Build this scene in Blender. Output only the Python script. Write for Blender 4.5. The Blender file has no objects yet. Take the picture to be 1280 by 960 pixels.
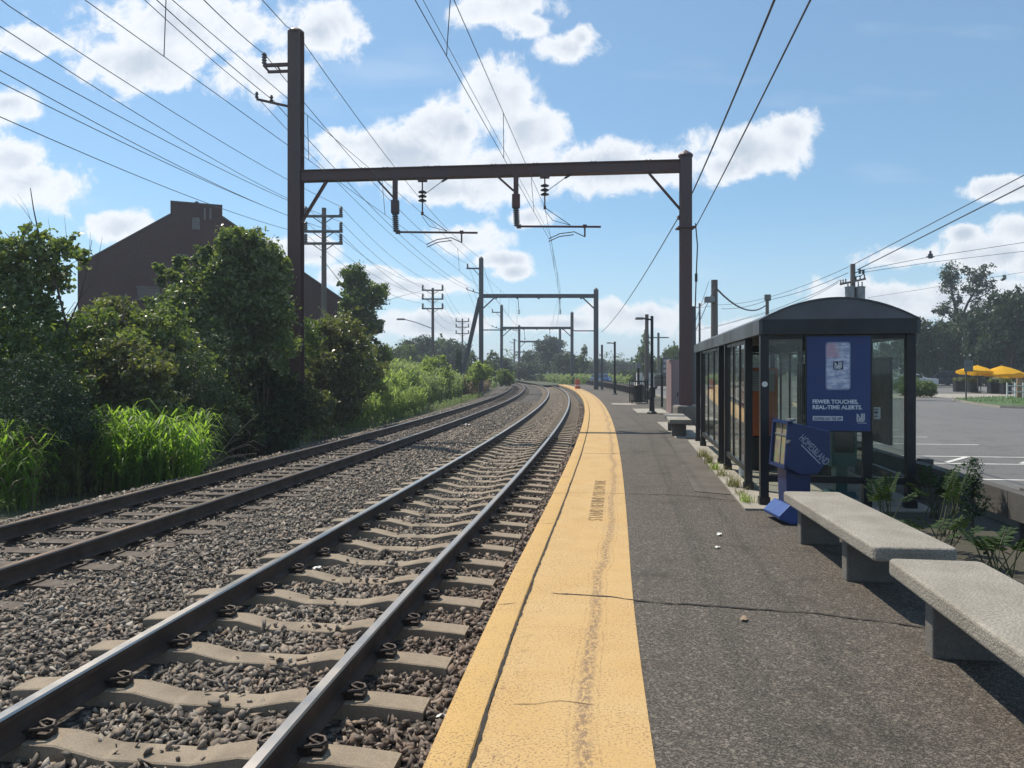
import bpy, bmesh, math, random
import numpy as np
from mathutils import Vector, Matrix

random.seed(7)
rng = np.random.default_rng(7)
PI = math.pi
R = math.radians
scene = bpy.context.scene
COL = scene.collection
F, U0, V0, EYE = 950.0, 640.0, 465.0, 1.65

# ------------------------------------------------------------------ layout helpers
def at(px, py, Z):
    return Vector(((px - U0) / F * Z, Z, EYE + (V0 - py) / F * Z))

def gr(px, py, h=0.0):
    Z = (EYE - h) * F / (py - V0)
    return Vector(((px - U0) / F * Z, Z, h))

def Xc(Z):                      # centre line of the near track on plan
    if Z < 93.75:
        near = 0.005 * (7 - Z) ** 2 if 1 <= Z < 7 else (0.18 + 0.06 * (1 - Z) if Z < 1 else 0.0)
        return -2.5 + 0.15 * Z - 0.0008 * Z * Z + near
    d = Z - 93.75
    return Xc(93.749) - 0.0008 * d * d

def tang(Z):
    s = 0.15 - 0.0016 * Z - (0.01 * (7 - max(Z, 1)) if Z < 7 else 0.0)
    n = math.hypot(1, s)
    return Vector((s / n, 1 / n, 0))

def P(Z, off, z=0.0):           # point beside the near track: off metres to the right of its centre
    t = tang(Z)
    return Vector((Xc(Z) + off * t.y, Z - off * t.x, z))

def zleft(off):                 # height of the rough ground left of the tracks
    return -0.6 + min(1.5, max(0.0, (-off - 7.8) * 0.22))

# ------------------------------------------------------------------ object helpers
def tag(o, label=None, cat=None, group=None, kind=None):
    if label: o['label'] = label
    if cat: o['category'] = cat
    if group: o['group'] = group
    if kind: o['kind'] = kind
    return o

def empty(name, loc=(0, 0, 0), rz=0.0, label=None, cat=None, group=None):
    o = bpy.data.objects.new(name, None)
    COL.objects.link(o)
    o.location = loc
    o.rotation_euler = (0, 0, rz)
    o.empty_display_size = 0.1
    return tag(o, label, cat, group)

def link_mesh(name, me, mat, parent=None, smooth=False):
    o = bpy.data.objects.new(name, me)
    COL.objects.link(o)
    if mat is not None and not me.materials:
        for m in (mat if isinstance(mat, (list, tuple)) else [mat]):
            me.materials.append(m)
    if parent is not None:
        o.parent = parent
    if smooth:
        me.polygons.foreach_set('use_smooth', np.ones(len(me.polygons), dtype=bool))
    return o

def np_mesh(name, V, faces_idx, nper):
    """V (n,3) ; faces_idx flat ; nper verts per face"""
    me = bpy.data.meshes.new(name)
    V = np.asarray(V, dtype=np.float32)
    me.vertices.add(len(V))
    me.vertices.foreach_set('co', V.ravel())
    L = len(faces_idx)
    nf = L // nper
    me.loops.add(L)
    me.loops.foreach_set('vertex_index', np.asarray(faces_idx, dtype=np.int32))
    me.polygons.add(nf)
    me.polygons.foreach_set('loop_start', np.arange(0, L, nper, dtype=np.int32))
    me.update(calc_edges=True)
    return me

class MB:
    def __init__(self):
        self.v = []; self.f = []
    def add(self, vs, fs):
        b = len(self.v)
        self.v += [tuple(p) for p in vs]
        self.f += [tuple(i + b for i in f) for f in fs]
        return self
    def box(self, c, s, rz=0.0, M=None, bev=0.0):
        x, y, z = s[0] / 2, s[1] / 2, s[2] / 2
        if bev > 0:
            bm = bmesh.new()
            bmesh.ops.create_cube(bm, size=1.0)
            bmesh.ops.scale(bm, vec=s, verts=bm.verts)
            bmesh.ops.bevel(bm, geom=list(bm.edges), offset=bev, segments=2, profile=0.5, affect='EDGES')
            vs = [v.co.copy() for v in bm.verts]
            bm.verts.index_update()
            fs = [tuple(v.index for v in f.verts) for f in bm.faces]
            bm.free()
        else:
            vs = [Vector(p) for p in ((-x, -y, -z), (x, -y, -z), (x, y, -z), (-x, y, -z), (-x, -y, z), (x, -y, z), (x, y, z), (-x, y, z))]
            fs = [(0, 3, 2, 1), (4, 5, 6, 7), (0, 1, 5, 4), (1, 2, 6, 5), (2, 3, 7, 6), (3, 0, 4, 7)]
        Rm = M if M is not None else Matrix.Rotation(rz, 3, 'Z')
        c = Vector(c)
        return self.add([Rm @ p + c for p in vs], fs)
    def bar(self, a, b, w, h, up=(0, 0, 1)):
        a = Vector(a); b = Vector(b); d = b - a; L = d.length
        if L < 1e-6: return self
        d = d / L; up = Vector(up)
        if abs(d.dot(up)) > 0.98: up = Vector((0, 1, 0))
        x = d.cross(up).normalized(); z = x.cross(d).normalized()
        M = Matrix((x, d, z)).transposed()
        return self.box((a + b) / 2, (w, L, h), M=M)
    def tube(self, pts, r, n=6, cap=True):
        pts = [Vector(p) for p in pts]
        m = len(pts)
        rs = r if isinstance(r, (list, tuple)) else [r] * m
        vs = []; fs = []
        prev = None
        for i, p in enumerate(pts):
            d = (pts[min(i + 1, m - 1)] - pts[max(i - 1, 0)])
            d = d.normalized() if d.length > 1e-9 else Vector((0, 0, 1))
            if prev is None:
                up = Vector((0, 0, 1)) if abs(d.z) < 0.9 else Vector((1, 0, 0))
                x = d.cross(up).normalized()
            else:
                x = (prev - d * prev.dot(d))
                x = x.normalized() if x.length > 1e-6 else d.orthogonal().normalized()
            prev = x
            y = d.cross(x)
            for k in range(n):
                a = 2 * PI * k / n
                vs.append(p + (x * math.cos(a) + y * math.sin(a)) * rs[i])
        for i in range(m - 1):
            for k in range(n):
                k2 = (k + 1) % n
                fs.append((i * n + k, i * n + k2, (i + 1) * n + k2, (i + 1) * n + k))
        if cap:
            fs.append(tuple(range(n))[::-1])
            fs.append(tuple((m - 1) * n + k for k in range(n)))
        return self.add(vs, fs)
    def lathe(self, prof, c=(0, 0, 0), n=16, axis='Z'):
        vs = []; fs = []
        for r, z in prof:
            for k in range(n):
                a = 2 * PI * k / n
                p = (r * math.cos(a), r * math.sin(a), z)
                if axis == 'X': p = (z, r * math.cos(a), r * math.sin(a))
                if axis == 'Y': p = (r * math.cos(a), z, r * math.sin(a))
                vs.append(Vector(p) + Vector(c))
        for i in range(len(prof) - 1):
            for k in range(n):
                k2 = (k + 1) % n
                fs.append((i * n + k, i * n + k2, (i + 1) * n + k2, (i + 1) * n + k))
        fs.append(tuple(range(n))[::-1]); fs.append(tuple((len(prof) - 1) * n + k for k in range(n)))
        return self.add(vs, fs)
    def prism(self, poly, a, b, axis='X'):
        """extrude 2D polygon between a and b. axis X: poly=(y,z); Y: (x,z); Z: (x,y)"""
        n = len(poly)
        def q(p, t):
            return {'X': (t, p[0], p[1]), 'Y': (p[0], t, p[1]), 'Z': (p[0], p[1], t)}[axis]
        vs = [q(p, a) for p in poly] + [q(p, b) for p in poly]
        fs = [tuple(range(n)), tuple(range(2 * n - 1, n - 1, -1))]
        for i in range(n):
            j = (i + 1) % n
            fs.append((i, i + n, j + n, j))
        return self.add(vs, fs)
    def build(self, name, mat, parent=None, smooth=False, shift=None, bevel=0.0):
        vs = self.v
        if shift is not None:
            s = Vector(shift)
            vs = [(p[0] - s.x, p[1] - s.y, p[2] - s.z) for p in vs]
        me = bpy.data.meshes.new(name)
        me.from_pydata(vs, [], self.f)
        bm = bmesh.new(); bm.from_mesh(me)
        bmesh.ops.recalc_face_normals(bm, faces=bm.faces)
        if bevel > 0:
            es = [e for e in bm.edges if len(e.link_faces) == 2 and e.calc_face_angle(0) > 0.6]
            bmesh.ops.bevel(bm, geom=es, offset=bevel, segments=2, profile=0.5, affect='EDGES', clamp_overlap=True)
        bm.to_mesh(me); bm.free()
        o = link_mesh(name, me, mat, parent)
        if smooth:
            me.polygons.foreach_set('use_smooth', np.ones(len(me.polygons), dtype=bool))
            try:
                me.set_sharp_from_angle(angle=R(40))
            except Exception:
                pass
        return o

def text(name, s, size, M, mat, parent=None, bold=0.0, align='LEFT', sx=1.0, ext=0.001):
    cu = bpy.data.curves.new(name, 'FONT')
    cu.body = s; cu.size = size; cu.align_x = align; cu.extrude = ext
    cu.offset = bold; cu.resolution_u = 3
    cu.materials.append(mat)
    tmp = bpy.data.objects.new('tmp_text', cu)
    COL.objects.link(tmp)
    me = bpy.data.meshes.new_from_object(tmp)
    bpy.data.objects.remove(tmp)
    o = bpy.data.objects.new(name, me)
    COL.objects.link(o)
    o.matrix_world = M @ Matrix.Diagonal((sx, 1, 1, 1))
    if parent is not None:
        o.parent = parent
    return o

def frame(origin, xdir, ydir):
    x = Vector(xdir).normalized(); y = Vector(ydir).normalized(); z = x.cross(y)
    M = Matrix((x, y, z)).transposed().to_4x4()
    M.translation = Vector(origin)
    return M

# ------------------------------------------------------------------ materials
MATS = {}
def newmat(name):
    m = bpy.data.materials.new(name); m.use_nodes = True
    nt = m.node_tree; nt.nodes.clear()
    out = nt.nodes.new('ShaderNodeOutputMaterial')
    return m, nt, out

class NT:
    def __init__(self, nt): self.nt = nt
    def n(self, t, ins=None, **kw):
        nd = self.nt.nodes.new(t)
        for k, v in kw.items(): setattr(nd, k, v)
        if ins:
            for k, v in ins.items():
                s = nd.inputs[k]
                if hasattr(v, 'is_linked') or hasattr(v, 'links'): self.nt.links.new(v, s)
                else: s.default_value = v
        return nd
    def math(self, op, a, b=None, c=None, clamp=False):
        nd = self.nt.nodes.new('ShaderNodeMath'); nd.operation = op; nd.use_clamp = clamp
        for i, v in enumerate((a, b, c)):
            if v is None: continue
            if hasattr(v, 'links'): self.nt.links.new(v, nd.inputs[i])
            else: nd.inputs[i].default_value = v
        return nd.outputs[0]
    def mix(self, fac, a, b, mode='MIX'):
        nd = self.nt.nodes.new('ShaderNodeMix'); nd.data_type = 'RGBA'; nd.blend_type = mode
        for s, v in ((nd.inputs[0], fac), (nd.inputs[6], a), (nd.inputs[7], b)):
            if hasattr(v, 'links'): self.nt.links.new(v, s)
            else: s.default_value = v if not isinstance(v, tuple) or len(v) == 4 else (*v, 1)
        return nd.outputs[2]
    def ramp(self, fac, stops):
        nd = self.nt.nodes.new('ShaderNodeValToRGB')
        e = nd.color_ramp.elements
        while len(e) < len(stops): e.new(0.5)
        for i, (p, c) in enumerate(stops):
            e[i].position = p; e[i].color = (*c, 1) if len(c) == 3 else c
        self.nt.links.new(fac, nd.inputs[0])
        return nd.outputs[0]
    def mr(self, v, a, b, c=0.0, d=1.0, smooth=False):
        nd = self.nt.nodes.new('ShaderNodeMapRange')
        if smooth: nd.interpolation_type = 'SMOOTHSTEP'
        self.nt.links.new(v, nd.inputs[0])
        for i, x in enumerate((a, b, c, d)): nd.inputs[i + 1].default_value = x
        return nd.outputs[0]
    def noise(self, vec, scale, detail=3, rough=0.5, dist=0.0):
        nd = self.nt.nodes.new('ShaderNodeTexNoise')
        nd.inputs['Scale'].default_value = scale; nd.inputs['Detail'].default_value = detail
        nd.inputs['Roughness'].default_value = rough; nd.inputs['Distortion'].default_value = dist
        self.nt.links.new(vec, nd.inputs['Vector'])
        return nd.outputs[0]
    def link(self, a, b): self.nt.links.new(a, b)

def surf(name, color, rough=0.7, metal=0.0, spec=0.5, var=0.15, scale=6.0, dark=None, fine=0.0, fine_scale=80.0, bump=0.0, bscale=60.0, streak=False):
    """general surface: base colour, a second weathered colour mixed by noise, fine grain and bump"""
    if name in MATS: return MATS[name]
    m, nt, out = newmat(name); q = NT(nt)
    tc = q.n('ShaderNodeTexCoord').outputs['Object']
    vec = tc
    if streak:
        vec = q.n('ShaderNodeMapping', {'Vector': tc, 'Scale': (1, 1, 0.12)}).outputs[0]
    col = (*color, 1)
    dk = dark if dark is not None else tuple(c * (1 - 2 * var) for c in color)
    n1 = q.noise(vec, scale, 4, 0.6)
    c = q.mix(q.mr(n1, 0.35, 0.7), col, (*dk, 1))
    if fine > 0:
        n2 = q.noise(tc, fine_scale, 2, 0.6)
        c = q.mix(q.mr(n2, 0.3, 0.7, 0, fine), c, tuple(min(1, x * 0.35) for x in color) + (1,))
    b = q.n('ShaderNodeBsdfPrincipled', {'Base Color': c, 'Metallic': metal, 'Specular IOR Level': spec})
    b.inputs['Roughness'].default_value = rough
    q.link(q.mr(n1, 0.3, 0.7, max(0, rough - 0.1), min(1, rough + 0.1)), b.inputs['Roughness'])
    if bump > 0:
        bn = q.noise(tc, bscale, 3, 0.6)
        bp = q.n('ShaderNodeBump', {'Strength': bump, 'Distance': 0.01, 'Height': bn})
        q.link(bp.outputs[0], b.inputs['Normal'])
    q.link(b.outputs[0], out.inputs[0])
    MATS[name] = m
    return m

def leafmat(name, c1, c2, trans=0.35, rough=0.45, tcol=None, spec=0.4, c3=None, nscale=0.6):
    m, nt, out = newmat(name); q = NT(nt)
    g = q.n('ShaderNodeNewGeometry')
    rnd = g.outputs['Random Per Island']
    c = q.mix(rnd, (*c1, 1), (*c2, 1))
    if c3:
        tc = q.n('ShaderNodeTexCoord').outputs['Object']
        nz = q.noise(tc, nscale, 2, 0.5)
        c = q.mix(q.mr(nz, 0.42, 0.62), c, (*c3, 1))
    b = q.n('ShaderNodeBsdfPrincipled', {'Base Color': c, 'Roughness': rough, 'Specular IOR Level': spec})
    t = q.n('ShaderNodeBsdfTranslucent')
    if tcol: t.inputs['Color'].default_value = (*tcol, 1)
    else:
        hs = q.mix(1.0, c, (1.6, 1.7, 0.5, 1), 'MULTIPLY')
        q.link(hs, t.inputs['Color'])
    mx = q.n('ShaderNodeMixShader', {0: trans})
    q.link(b.outputs[0], mx.inputs[1]); q.link(t.outputs[0], mx.inputs[2])
    q.link(mx.outputs[0], out.inputs[0])
    return m

# plain materials
M_steel = surf('painted_steel_brown', (0.09, 0.056, 0.058), 0.6, dark=(0.13, 0.06, 0.05), scale=1.5, fine=0.3, bump=0.15, streak=True)
M_steel_far = surf('weathered_steel_grey', (0.085, 0.09, 0.1), 0.6, scale=1.0, streak=True)
M_galv = surf('galvanised_metal', (0.25, 0.26, 0.27), 0.5, 0.4, scale=4)
M_insul = surf('brown_porcelain', (0.035, 0.03, 0.032), 0.25, scale=3)
M_insgrey = surf('grey_porcelain', (0.12, 0.125, 0.13), 0.3, scale=3)
M_wire = surf('wire_copper_dark', (0.07, 0.072, 0.08), 0.5, 0.3, scale=3)
M_wood = surf('weathered_pole_wood', (0.16, 0.14, 0.125), 0.9, scale=3, streak=True, bump=0.3)
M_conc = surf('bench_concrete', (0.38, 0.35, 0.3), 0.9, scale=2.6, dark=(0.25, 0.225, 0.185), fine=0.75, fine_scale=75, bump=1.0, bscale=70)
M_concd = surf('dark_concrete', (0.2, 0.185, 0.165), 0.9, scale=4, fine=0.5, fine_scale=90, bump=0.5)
M_pad = surf('pad_concrete', (0.36, 0.33, 0.28), 0.9, scale=2.5, fine=0.35, fine_scale=60, bump=0.3)
M_black = surf('black_metal', (0.018, 0.02, 0.022), 0.4, 0.2, scale=4)
M_bronze = surf('dark_bronze_frame', (0.022, 0.025, 0.029), 0.38, 0.3, scale=3)
M_fascia = surf('grey_fascia', (0.075, 0.083, 0.092), 0.45, 0.2, scale=2, dark=(0.06, 0.066, 0.074), streak=True)
M_roofg = surf('roof_end_panel', (0.1, 0.11, 0.125), 0.5, 0.0, scale=2)
M_white = surf('white_paint', (0.75, 0.75, 0.73), 0.6, scale=5)
M_lot = None
M_blue = surf('box_blue', (0.014, 0.032, 0.115), 0.35, scale=5, dark=(0.011, 0.026, 0.095))
M_posterblue = surf('poster_blue', (0.024, 0.05, 0.17), 0.5, scale=1.2, dark=(0.02, 0.042, 0.145))
M_letter = surf('poster_white', (0.72, 0.75, 0.8), 0.6, scale=5)
M_orange = surf('orange_panel', (0.42, 0.1, 0.025), 0.5, scale=4)
M_teal = surf('teal_box', (0.03, 0.095, 0.1), 0.45, scale=4)
M_rust = surf('cabinet_grey_pink', (0.3, 0.19, 0.19), 0.6, scale=1.2, dark=(0.22, 0.2, 0.2), streak=True)
M_timber = surf('grey_timber', (0.085, 0.08, 0.074), 0.9, scale=3, bump=0.3)
M_brick = None

def mat_asphalt(name, base, light, speck, scale_big=0.35, dirt=None):
    m, nt, out = newmat(name); q = NT(nt)
    tc = q.n('ShaderNodeTexCoord').outputs['Object']
    n1 = q.noise(tc, scale_big, 5, 0.65)
    c = q.mix(q.mr(n1, 0.3, 0.7), (*base, 1), (*light, 1))
    v = q.n('ShaderNodeTexVoronoi', {'Vector': tc, 'Scale': 150.0})
    rnd = q.n('ShaderNodeSeparateColor', {0: v.outputs['Color']}).outputs[0]
    c = q.mix(q.mr(rnd, 0.0, 1.0, 0.0, 0.75), c, q.mix(rnd, tuple(x * 0.35 for x in base) + (1,), (*speck, 1)))
    big = q.n('ShaderNodeTexVoronoi', {'Vector': tc, 'Scale': 62.0})
    r2 = q.n('ShaderNodeSeparateColor', {0: big.outputs['Color']}).outputs[1]
    c = q.mix(q.math('MULTIPLY', q.mr(r2, 0.93, 0.95), 0.55), c, (*speck, 1))
    st = q.noise(tc, 0.9, 5, 0.7)
    c = q.mix(q.mr(st, 0.55, 0.68, 0, 0.5), c, tuple(x * 0.55 for x in base) + (1,))
    gum = q.n('ShaderNodeTexVoronoi', {'Vector': tc, 'Scale': 1.7})
    c = q.mix(q.mr(gum.outputs['Distance'], 0.035, 0.06, 0.55, 0.0), c, tuple(x * 0.4 for x in base) + (1,))
    if dirt:
        n3 = q.noise(tc, 1.3, 4, 0.7)
        c = q.mix(q.mr(n3, 0.56, 0.72, 0, 0.6), c, (*dirt, 1))
    b = q.n('ShaderNodeBsdfPrincipled', {'Base Color': c, 'Roughness': 0.85, 'Specular IOR Level': 0.35})
    bp = q.n('ShaderNodeBump', {'Strength': 0.7, 'Distance': 0.006, 'Height': v.outputs['Distance']})
    q.link(bp.outputs[0], b.inputs['Normal'])
    q.link(b.outputs[0], out.inputs[0])
    return m

M_asph = mat_asphalt('platform_asphalt', (0.033, 0.0275, 0.0225), (0.044, 0.037, 0.0305), (0.235, 0.205, 0.17), dirt=(0.045, 0.033, 0.025))
M_lot = mat_asphalt('parking_asphalt', (0.1, 0.1, 0.1), (0.14, 0.14, 0.138), (0.22, 0.22, 0.22), 0.12, dirt=(0.075, 0.073, 0.07))

def mat_yellow(name, lip=False):
    m, nt, out = newmat(name); q = NT(nt)
    uv = q.n('ShaderNodeUVMap').outputs[0]
    sep = q.n('ShaderNodeSeparateXYZ', {0: uv})
    u, v = sep.outputs[0], sep.outputs[1]
    y1, y2 = (0.47, 0.3, 0.115), (0.5, 0.345, 0.165)
    if lip: y1, y2 = (0.48, 0.305, 0.105), (0.47, 0.31, 0.13)
    c = q.mix(q.mr(q.noise(uv, 1.4, 5, 0.7), 0.3, 0.7), (*y1, 1), (*y2, 1))
    dk = (0.17, 0.105, 0.06, 1)
    # fine pitting
    pit = q.noise(uv, 75, 2, 0.6)
    zone = q.noise(uv, 2.3, 4, 0.6)
    pm = q.math('MULTIPLY', q.mr(pit, 0.52, 0.64), q.mr(zone, 0.34, 0.6, 0.22, 0.85))
    c = q.mix(pm, c, dk)
    if not lip:
        # the long worn seam that wanders along the strip
        wob = q.n('ShaderNodeTexNoise', {'Scale': 0.55, 'Detail': 4.0, 'W': 3.0}, noise_dimensions='1D')
        q.link(q.math('MULTIPLY', v, 1.0), wob.inputs['W'])
        cen = q.math('ADD', q.mr(v, 2.0, 10.0, 0.45, 0.645), q.math('MULTIPLY', q.math('SUBTRACT', wob.outputs[0], 0.5), 0.22))
        d = q.math('ABSOLUTE', q.math('SUBTRACT', u, cen))
        band = q.mr(d, 0.012, 0.06, 1.0, 0.0, True)
        st = q.n('ShaderNodeMapping', {'Vector': uv, 'Scale': (1.0, 0.45, 1)}).outputs[0]
        crk = q.noise(st, 42, 4, 0.75)
        wm = q.math('MULTIPLY', band, q.mr(crk, 0.44, 0.54))
        c = q.mix(q.math('MULTIPLY', wm, 0.72), c, (0.15, 0.1, 0.075, 1))
        line = q.mr(q.math('ABSOLUTE', q.math('SUBTRACT', d, 0.07)), 0.002, 0.008, 0.55, 0.0)
        c = q.mix(q.math('MULTIPLY', line, q.mr(crk, 0.45, 0.6)), c, dk)
        # craze cracks, denser near the lip
        vo = q.n('ShaderNodeTexVoronoi', {'Scale': 6.0}, feature='DISTANCE_TO_EDGE')
        dn = q.n('ShaderNodeTexNoise', {'Vector': uv, 'Scale': 9.0, 'Detail': 3.0})
        dv = q.n('ShaderNodeMix', {0: 0.12}, data_type='VECTOR')
        q.link(uv, dv.inputs[4]); q.link(dn.outputs['Color'], dv.inputs[5])
        q.link(dv.outputs[1], vo.inputs['Vector'])
        cm = q.math('MULTIPLY', q.mr(vo.outputs[0], 0.0, 0.025, 1, 0), q.math('ADD', q.mr(u, 0.0, 0.25, 0.75, 0.12), q.mr(zone, 0.52, 0.7, 0, 0.4)), clamp=True)
        cm = q.math('MULTIPLY', cm, q.mr(q.noise(uv, 3.1, 3, 0.6), 0.42, 0.6))
        c = q.mix(cm, c, dk)
        # dirty edge beside the lip
        c = q.mix(q.math('MULTIPLY', q.mr(u, 0.0, 0.05, 0.6, 0.0), q.mr(pit, 0.4, 0.6)), c, dk)
    else:
        c = q.mix(q.math('MULTIPLY', q.mr(q.noise(uv, 5, 4, 0.7), 0.55, 0.75), 0.35), c, dk)
    b = q.n('ShaderNodeBsdfPrincipled', {'Base Color': c, 'Roughness': 0.8, 'Specular IOR Level': 0.3})
    bp = q.n('ShaderNodeBump', {'Strength': 0.45, 'Distance': 0.006, 'Height': q.noise(uv, 60, 4, 0.7)})
    q.link(bp.outputs[0], b.inputs['Normal'])
    q.link(b.outputs[0], out.inputs[0])
    return m

M_yel = mat_yellow('worn_yellow_paint')
M_lip = mat_yellow('yellow_lip_paint', True)
M_crack = surf('crack_dirt', (0.03, 0.025, 0.02), 0.95, scale=8)

def mat_stone(name):
    m, nt, out = newmat(name); q = NT(nt)
    g = q.n('ShaderNodeNewGeometry')
    rnd = g.outputs['Random Per Island']
    c = q.ramp(rnd, [(0.0, (0.06, 0.05, 0.042)), (0.25, (0.14, 0.12, 0.098)), (0.65, (0.29, 0.25, 0.205)), (0.85, (0.27, 0.2, 0.145)), (1.0, (0.46, 0.42, 0.36))])
    sp = q.n('ShaderNodeSeparateXYZ', {0: g.outputs['Position']})
    xr = q.math('SUBTRACT', sp.outputs[0], q.math('MULTIPLY', sp.outputs[1], 0.13))
    n0 = q.noise(g.outputs['Position'], 0.7, 3, 0.6)
    rus = q.mr(q.math('ADD', xr, q.math('MULTIPLY', q.math('SUBTRACT', n0, 0.5), 2.5)), -2.6, -0.4, 0.0, 0.8)
    c = q.mix(rus, c, q.mix(rnd, (0.075, 0.048, 0.037, 1), (0.27, 0.175, 0.13, 1)))
    nn = q.noise(g.outputs['Position'], 60, 3, 0.6)
    c = q.mix(q.mr(nn, 0.3, 0.75, 0, 0.5), c, (0.05, 0.042, 0.038, 1))
    b = q.n('ShaderNodeBsdfPrincipled', {'Base Color': c, 'Roughness': 0.75, 'Specular IOR Level': 0.4})
    q.link(b.outputs[0], out.inputs[0])
    return m
M_stone = mat_stone('ballast_stone')

def mat_bed(name):
    m, nt, out = newmat(name); q = NT(nt)
    tc = q.n('ShaderNodeTexCoord').outputs['Object']
    v = q.n('ShaderNodeTexVoronoi', {'Vector': tc, 'Scale': 17.0})
    r = q.n('ShaderNodeSeparateColor', {0: v.outputs['Color']}).outputs[0]
    c = q.ramp(r, [(0, (0.07, 0.06, 0.052)), (0.6, (0.19, 0.17, 0.15)), (1, (0.3, 0.27, 0.24))])
    c = q.mix(q.mr(v.outputs['Distance'], 0.25, 0.6), c, (0.03, 0.026, 0.022, 1))
    n1 = q.noise(tc, 0.5, 3, 0.6)
    c = q.mix(q.mr(n1, 0.4, 0.7, 0, 0.35), c, (0.1, 0.075, 0.06, 1))
    b = q.n('ShaderNodeBsdfPrincipled', {'Base Color': c, 'Roughness': 0.85, 'Specular IOR Level': 0.3})
    bp = q.n('ShaderNodeBump', {'Strength': 1.0, 'Distance': 0.05, 'Height': v.outputs['Distance']}); bp.invert = True
    q.link(bp.outputs[0], b.inputs['Normal'])
    q.link(b.outputs[0], out.inputs[0])
    return m
M_bed = mat_bed('ballast_bed')
M_tie = surf('tie_concrete', (0.34, 0.275, 0.2), 0.9, scale=3.5, dark=(0.22, 0.175, 0.13), fine=0.5, fine_scale=90, bump=0.5, bscale=90)
M_wtie = surf('tie_wood', (0.13, 0.105, 0.085), 0.9, scale=6, dark=(0.07, 0.055, 0.045), fine=0.4, bump=0.6)
M_rail = surf('rail_side_rust', (0.085, 0.06, 0.046), 0.8, 0.0, 0.3, scale=3, dark=(0.05, 0.035, 0.028))
M_railtop = surf('rail_head_polished', (0.5, 0.46, 0.42), 0.36, 1.0, scale=2, dark=(0.4, 0.36, 0.32))
M_railtop2 = surf('rail_head_worn', (0.34, 0.27, 0.22), 0.35, 1.0, scale=2, dark=(0.2, 0.14, 0.11))
M_clip = surf('rail_clip_iron', (0.05, 0.038, 0.032), 0.6, 0.5, scale=8)
M_soil = surf('soil', (0.07, 0.06, 0.045), 0.95, scale=1.2, dark=(0.045, 0.05, 0.03), fine=0.4, fine_scale=25, bump=0.5, bscale=18)
M_grassy = surf('rough_grass_ground', (0.05, 0.065, 0.025), 0.95, scale=0.6, dark=(0.08, 0.07, 0.045), fine=0.4, fine_scale=12, bump=0.5, bscale=10)
M_bark = surf('bark', (0.085, 0.07, 0.058), 0.95, scale=5, bump=0.5, streak=True)

def mat_brick():
    m, nt, out = newmat('dark_brick'); q = NT(nt)
    tc = q.n('ShaderNodeTexCoord').outputs['Object']
    mp = q.n('ShaderNodeMapping', {'Vector': tc, 'Rotation': (R(90), 0, 0)}).outputs[0]
    bt = q.n('ShaderNodeTexBrick', {'Vector': mp, 'Color1': (0.085, 0.034, 0.036, 1), 'Color2': (0.06, 0.026, 0.028, 1), 'Mortar': (0.065, 0.05, 0.046, 1), 'Scale': 4.0, 'Mortar Size': 0.015})
    n1 = q.noise(tc, 0.4, 4, 0.6)
    c = q.mix(q.mr(n1, 0.35, 0.7, 0, 0.5), bt.outputs[0], (0.04, 0.022, 0.022, 1))
    b = q.n('ShaderNodeBsdfPrincipled', {'Base Color': c, 'Roughness': 0.9})
    q.link(b.outputs[0], out.inputs[0]); return m
M_brick = mat_brick()

def mat_glass(name, tint, refl=1.0):
    m, nt, out = newmat(name); q = NT(nt)
    lw = q.n('ShaderNodeLayerWeight', {'Blend': 0.5})
    fa_ = q.math('ADD', q.math('MULTIPLY', q.math('POWER', lw.outputs['Facing'], 4.5), 0.75), 0.03)
    tc = q.n('ShaderNodeTexCoord').outputs['Object']
    sm = q.mr(q.noise(tc, 3.0, 4, 0.65), 0.35, 0.75, 0.01, 0.05)
    t = q.n('ShaderNodeBsdfTransparent', {'Color': (*tint, 1)})
    g = q.n('ShaderNodeBsdfGlossy', {'Color': (1, 1, 1, 1), 'Roughness': 0.02})
    d = q.n('ShaderNodeBsdfDiffuse', {'Color': (0.5, 0.52, 0.5, 1)})
    m1 = q.n('ShaderNodeMixShader', {0: sm}); q.link(t.outputs[0], m1.inputs[1]); q.link(d.outputs[0], m1.inputs[2])
    m2 = q.n('ShaderNodeMixShader', {0: q.math('MULTIPLY', fa_, refl)}); q.link(m1.outputs[0], m2.inputs[1]); q.link(g.outputs[0], m2.inputs[2])
    q.link(m2.outputs[0], out.inputs[0]); return m
M_glass = mat_glass('shelter_glass', (0.9, 0.94, 0.92))
M_carglass = surf('car_glass', (0.02, 0.025, 0.03), 0.08, scale=2)

# leaves
L_mid = leafmat('leaf_mid_green', (0.05, 0.095, 0.03), (0.12, 0.17, 0.055), 0.4, 0.38)
L_light = leafmat('leaf_light_green', (0.085, 0.135, 0.05), (0.2, 0.235, 0.115), 0.42, 0.36)
L_olive = leafmat('leaf_olive', (0.09, 0.115, 0.045), (0.19, 0.2, 0.11), 0.38, 0.38)
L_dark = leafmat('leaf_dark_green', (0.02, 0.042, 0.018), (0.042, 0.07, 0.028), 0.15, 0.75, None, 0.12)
L_conif = leafmat('leaf_conifer', (0.02, 0.045, 0.022), (0.04, 0.075, 0.032), 0.18, 0.6)
L_far = leafmat('leaf_far_tree', (0.06, 0.1, 0.045), (0.11, 0.155, 0.07), 0.38, 0.5)
L_fard = leafmat('leaf_far_dark', (0.025, 0.052, 0.026), (0.052, 0.08, 0.038), 0.25, 0.5)
L_yel = leafmat('leaf_yellow_green', (0.1, 0.15, 0.03), (0.16, 0.21, 0.05), 0.4, 0.5)
L_reed = leafmat('reed_leaf', (0.07, 0.15, 0.02), (0.14, 0.24, 0.035), 0.6, 0.5, (0.3, 0.5, 0.05), 0.3)
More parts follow.
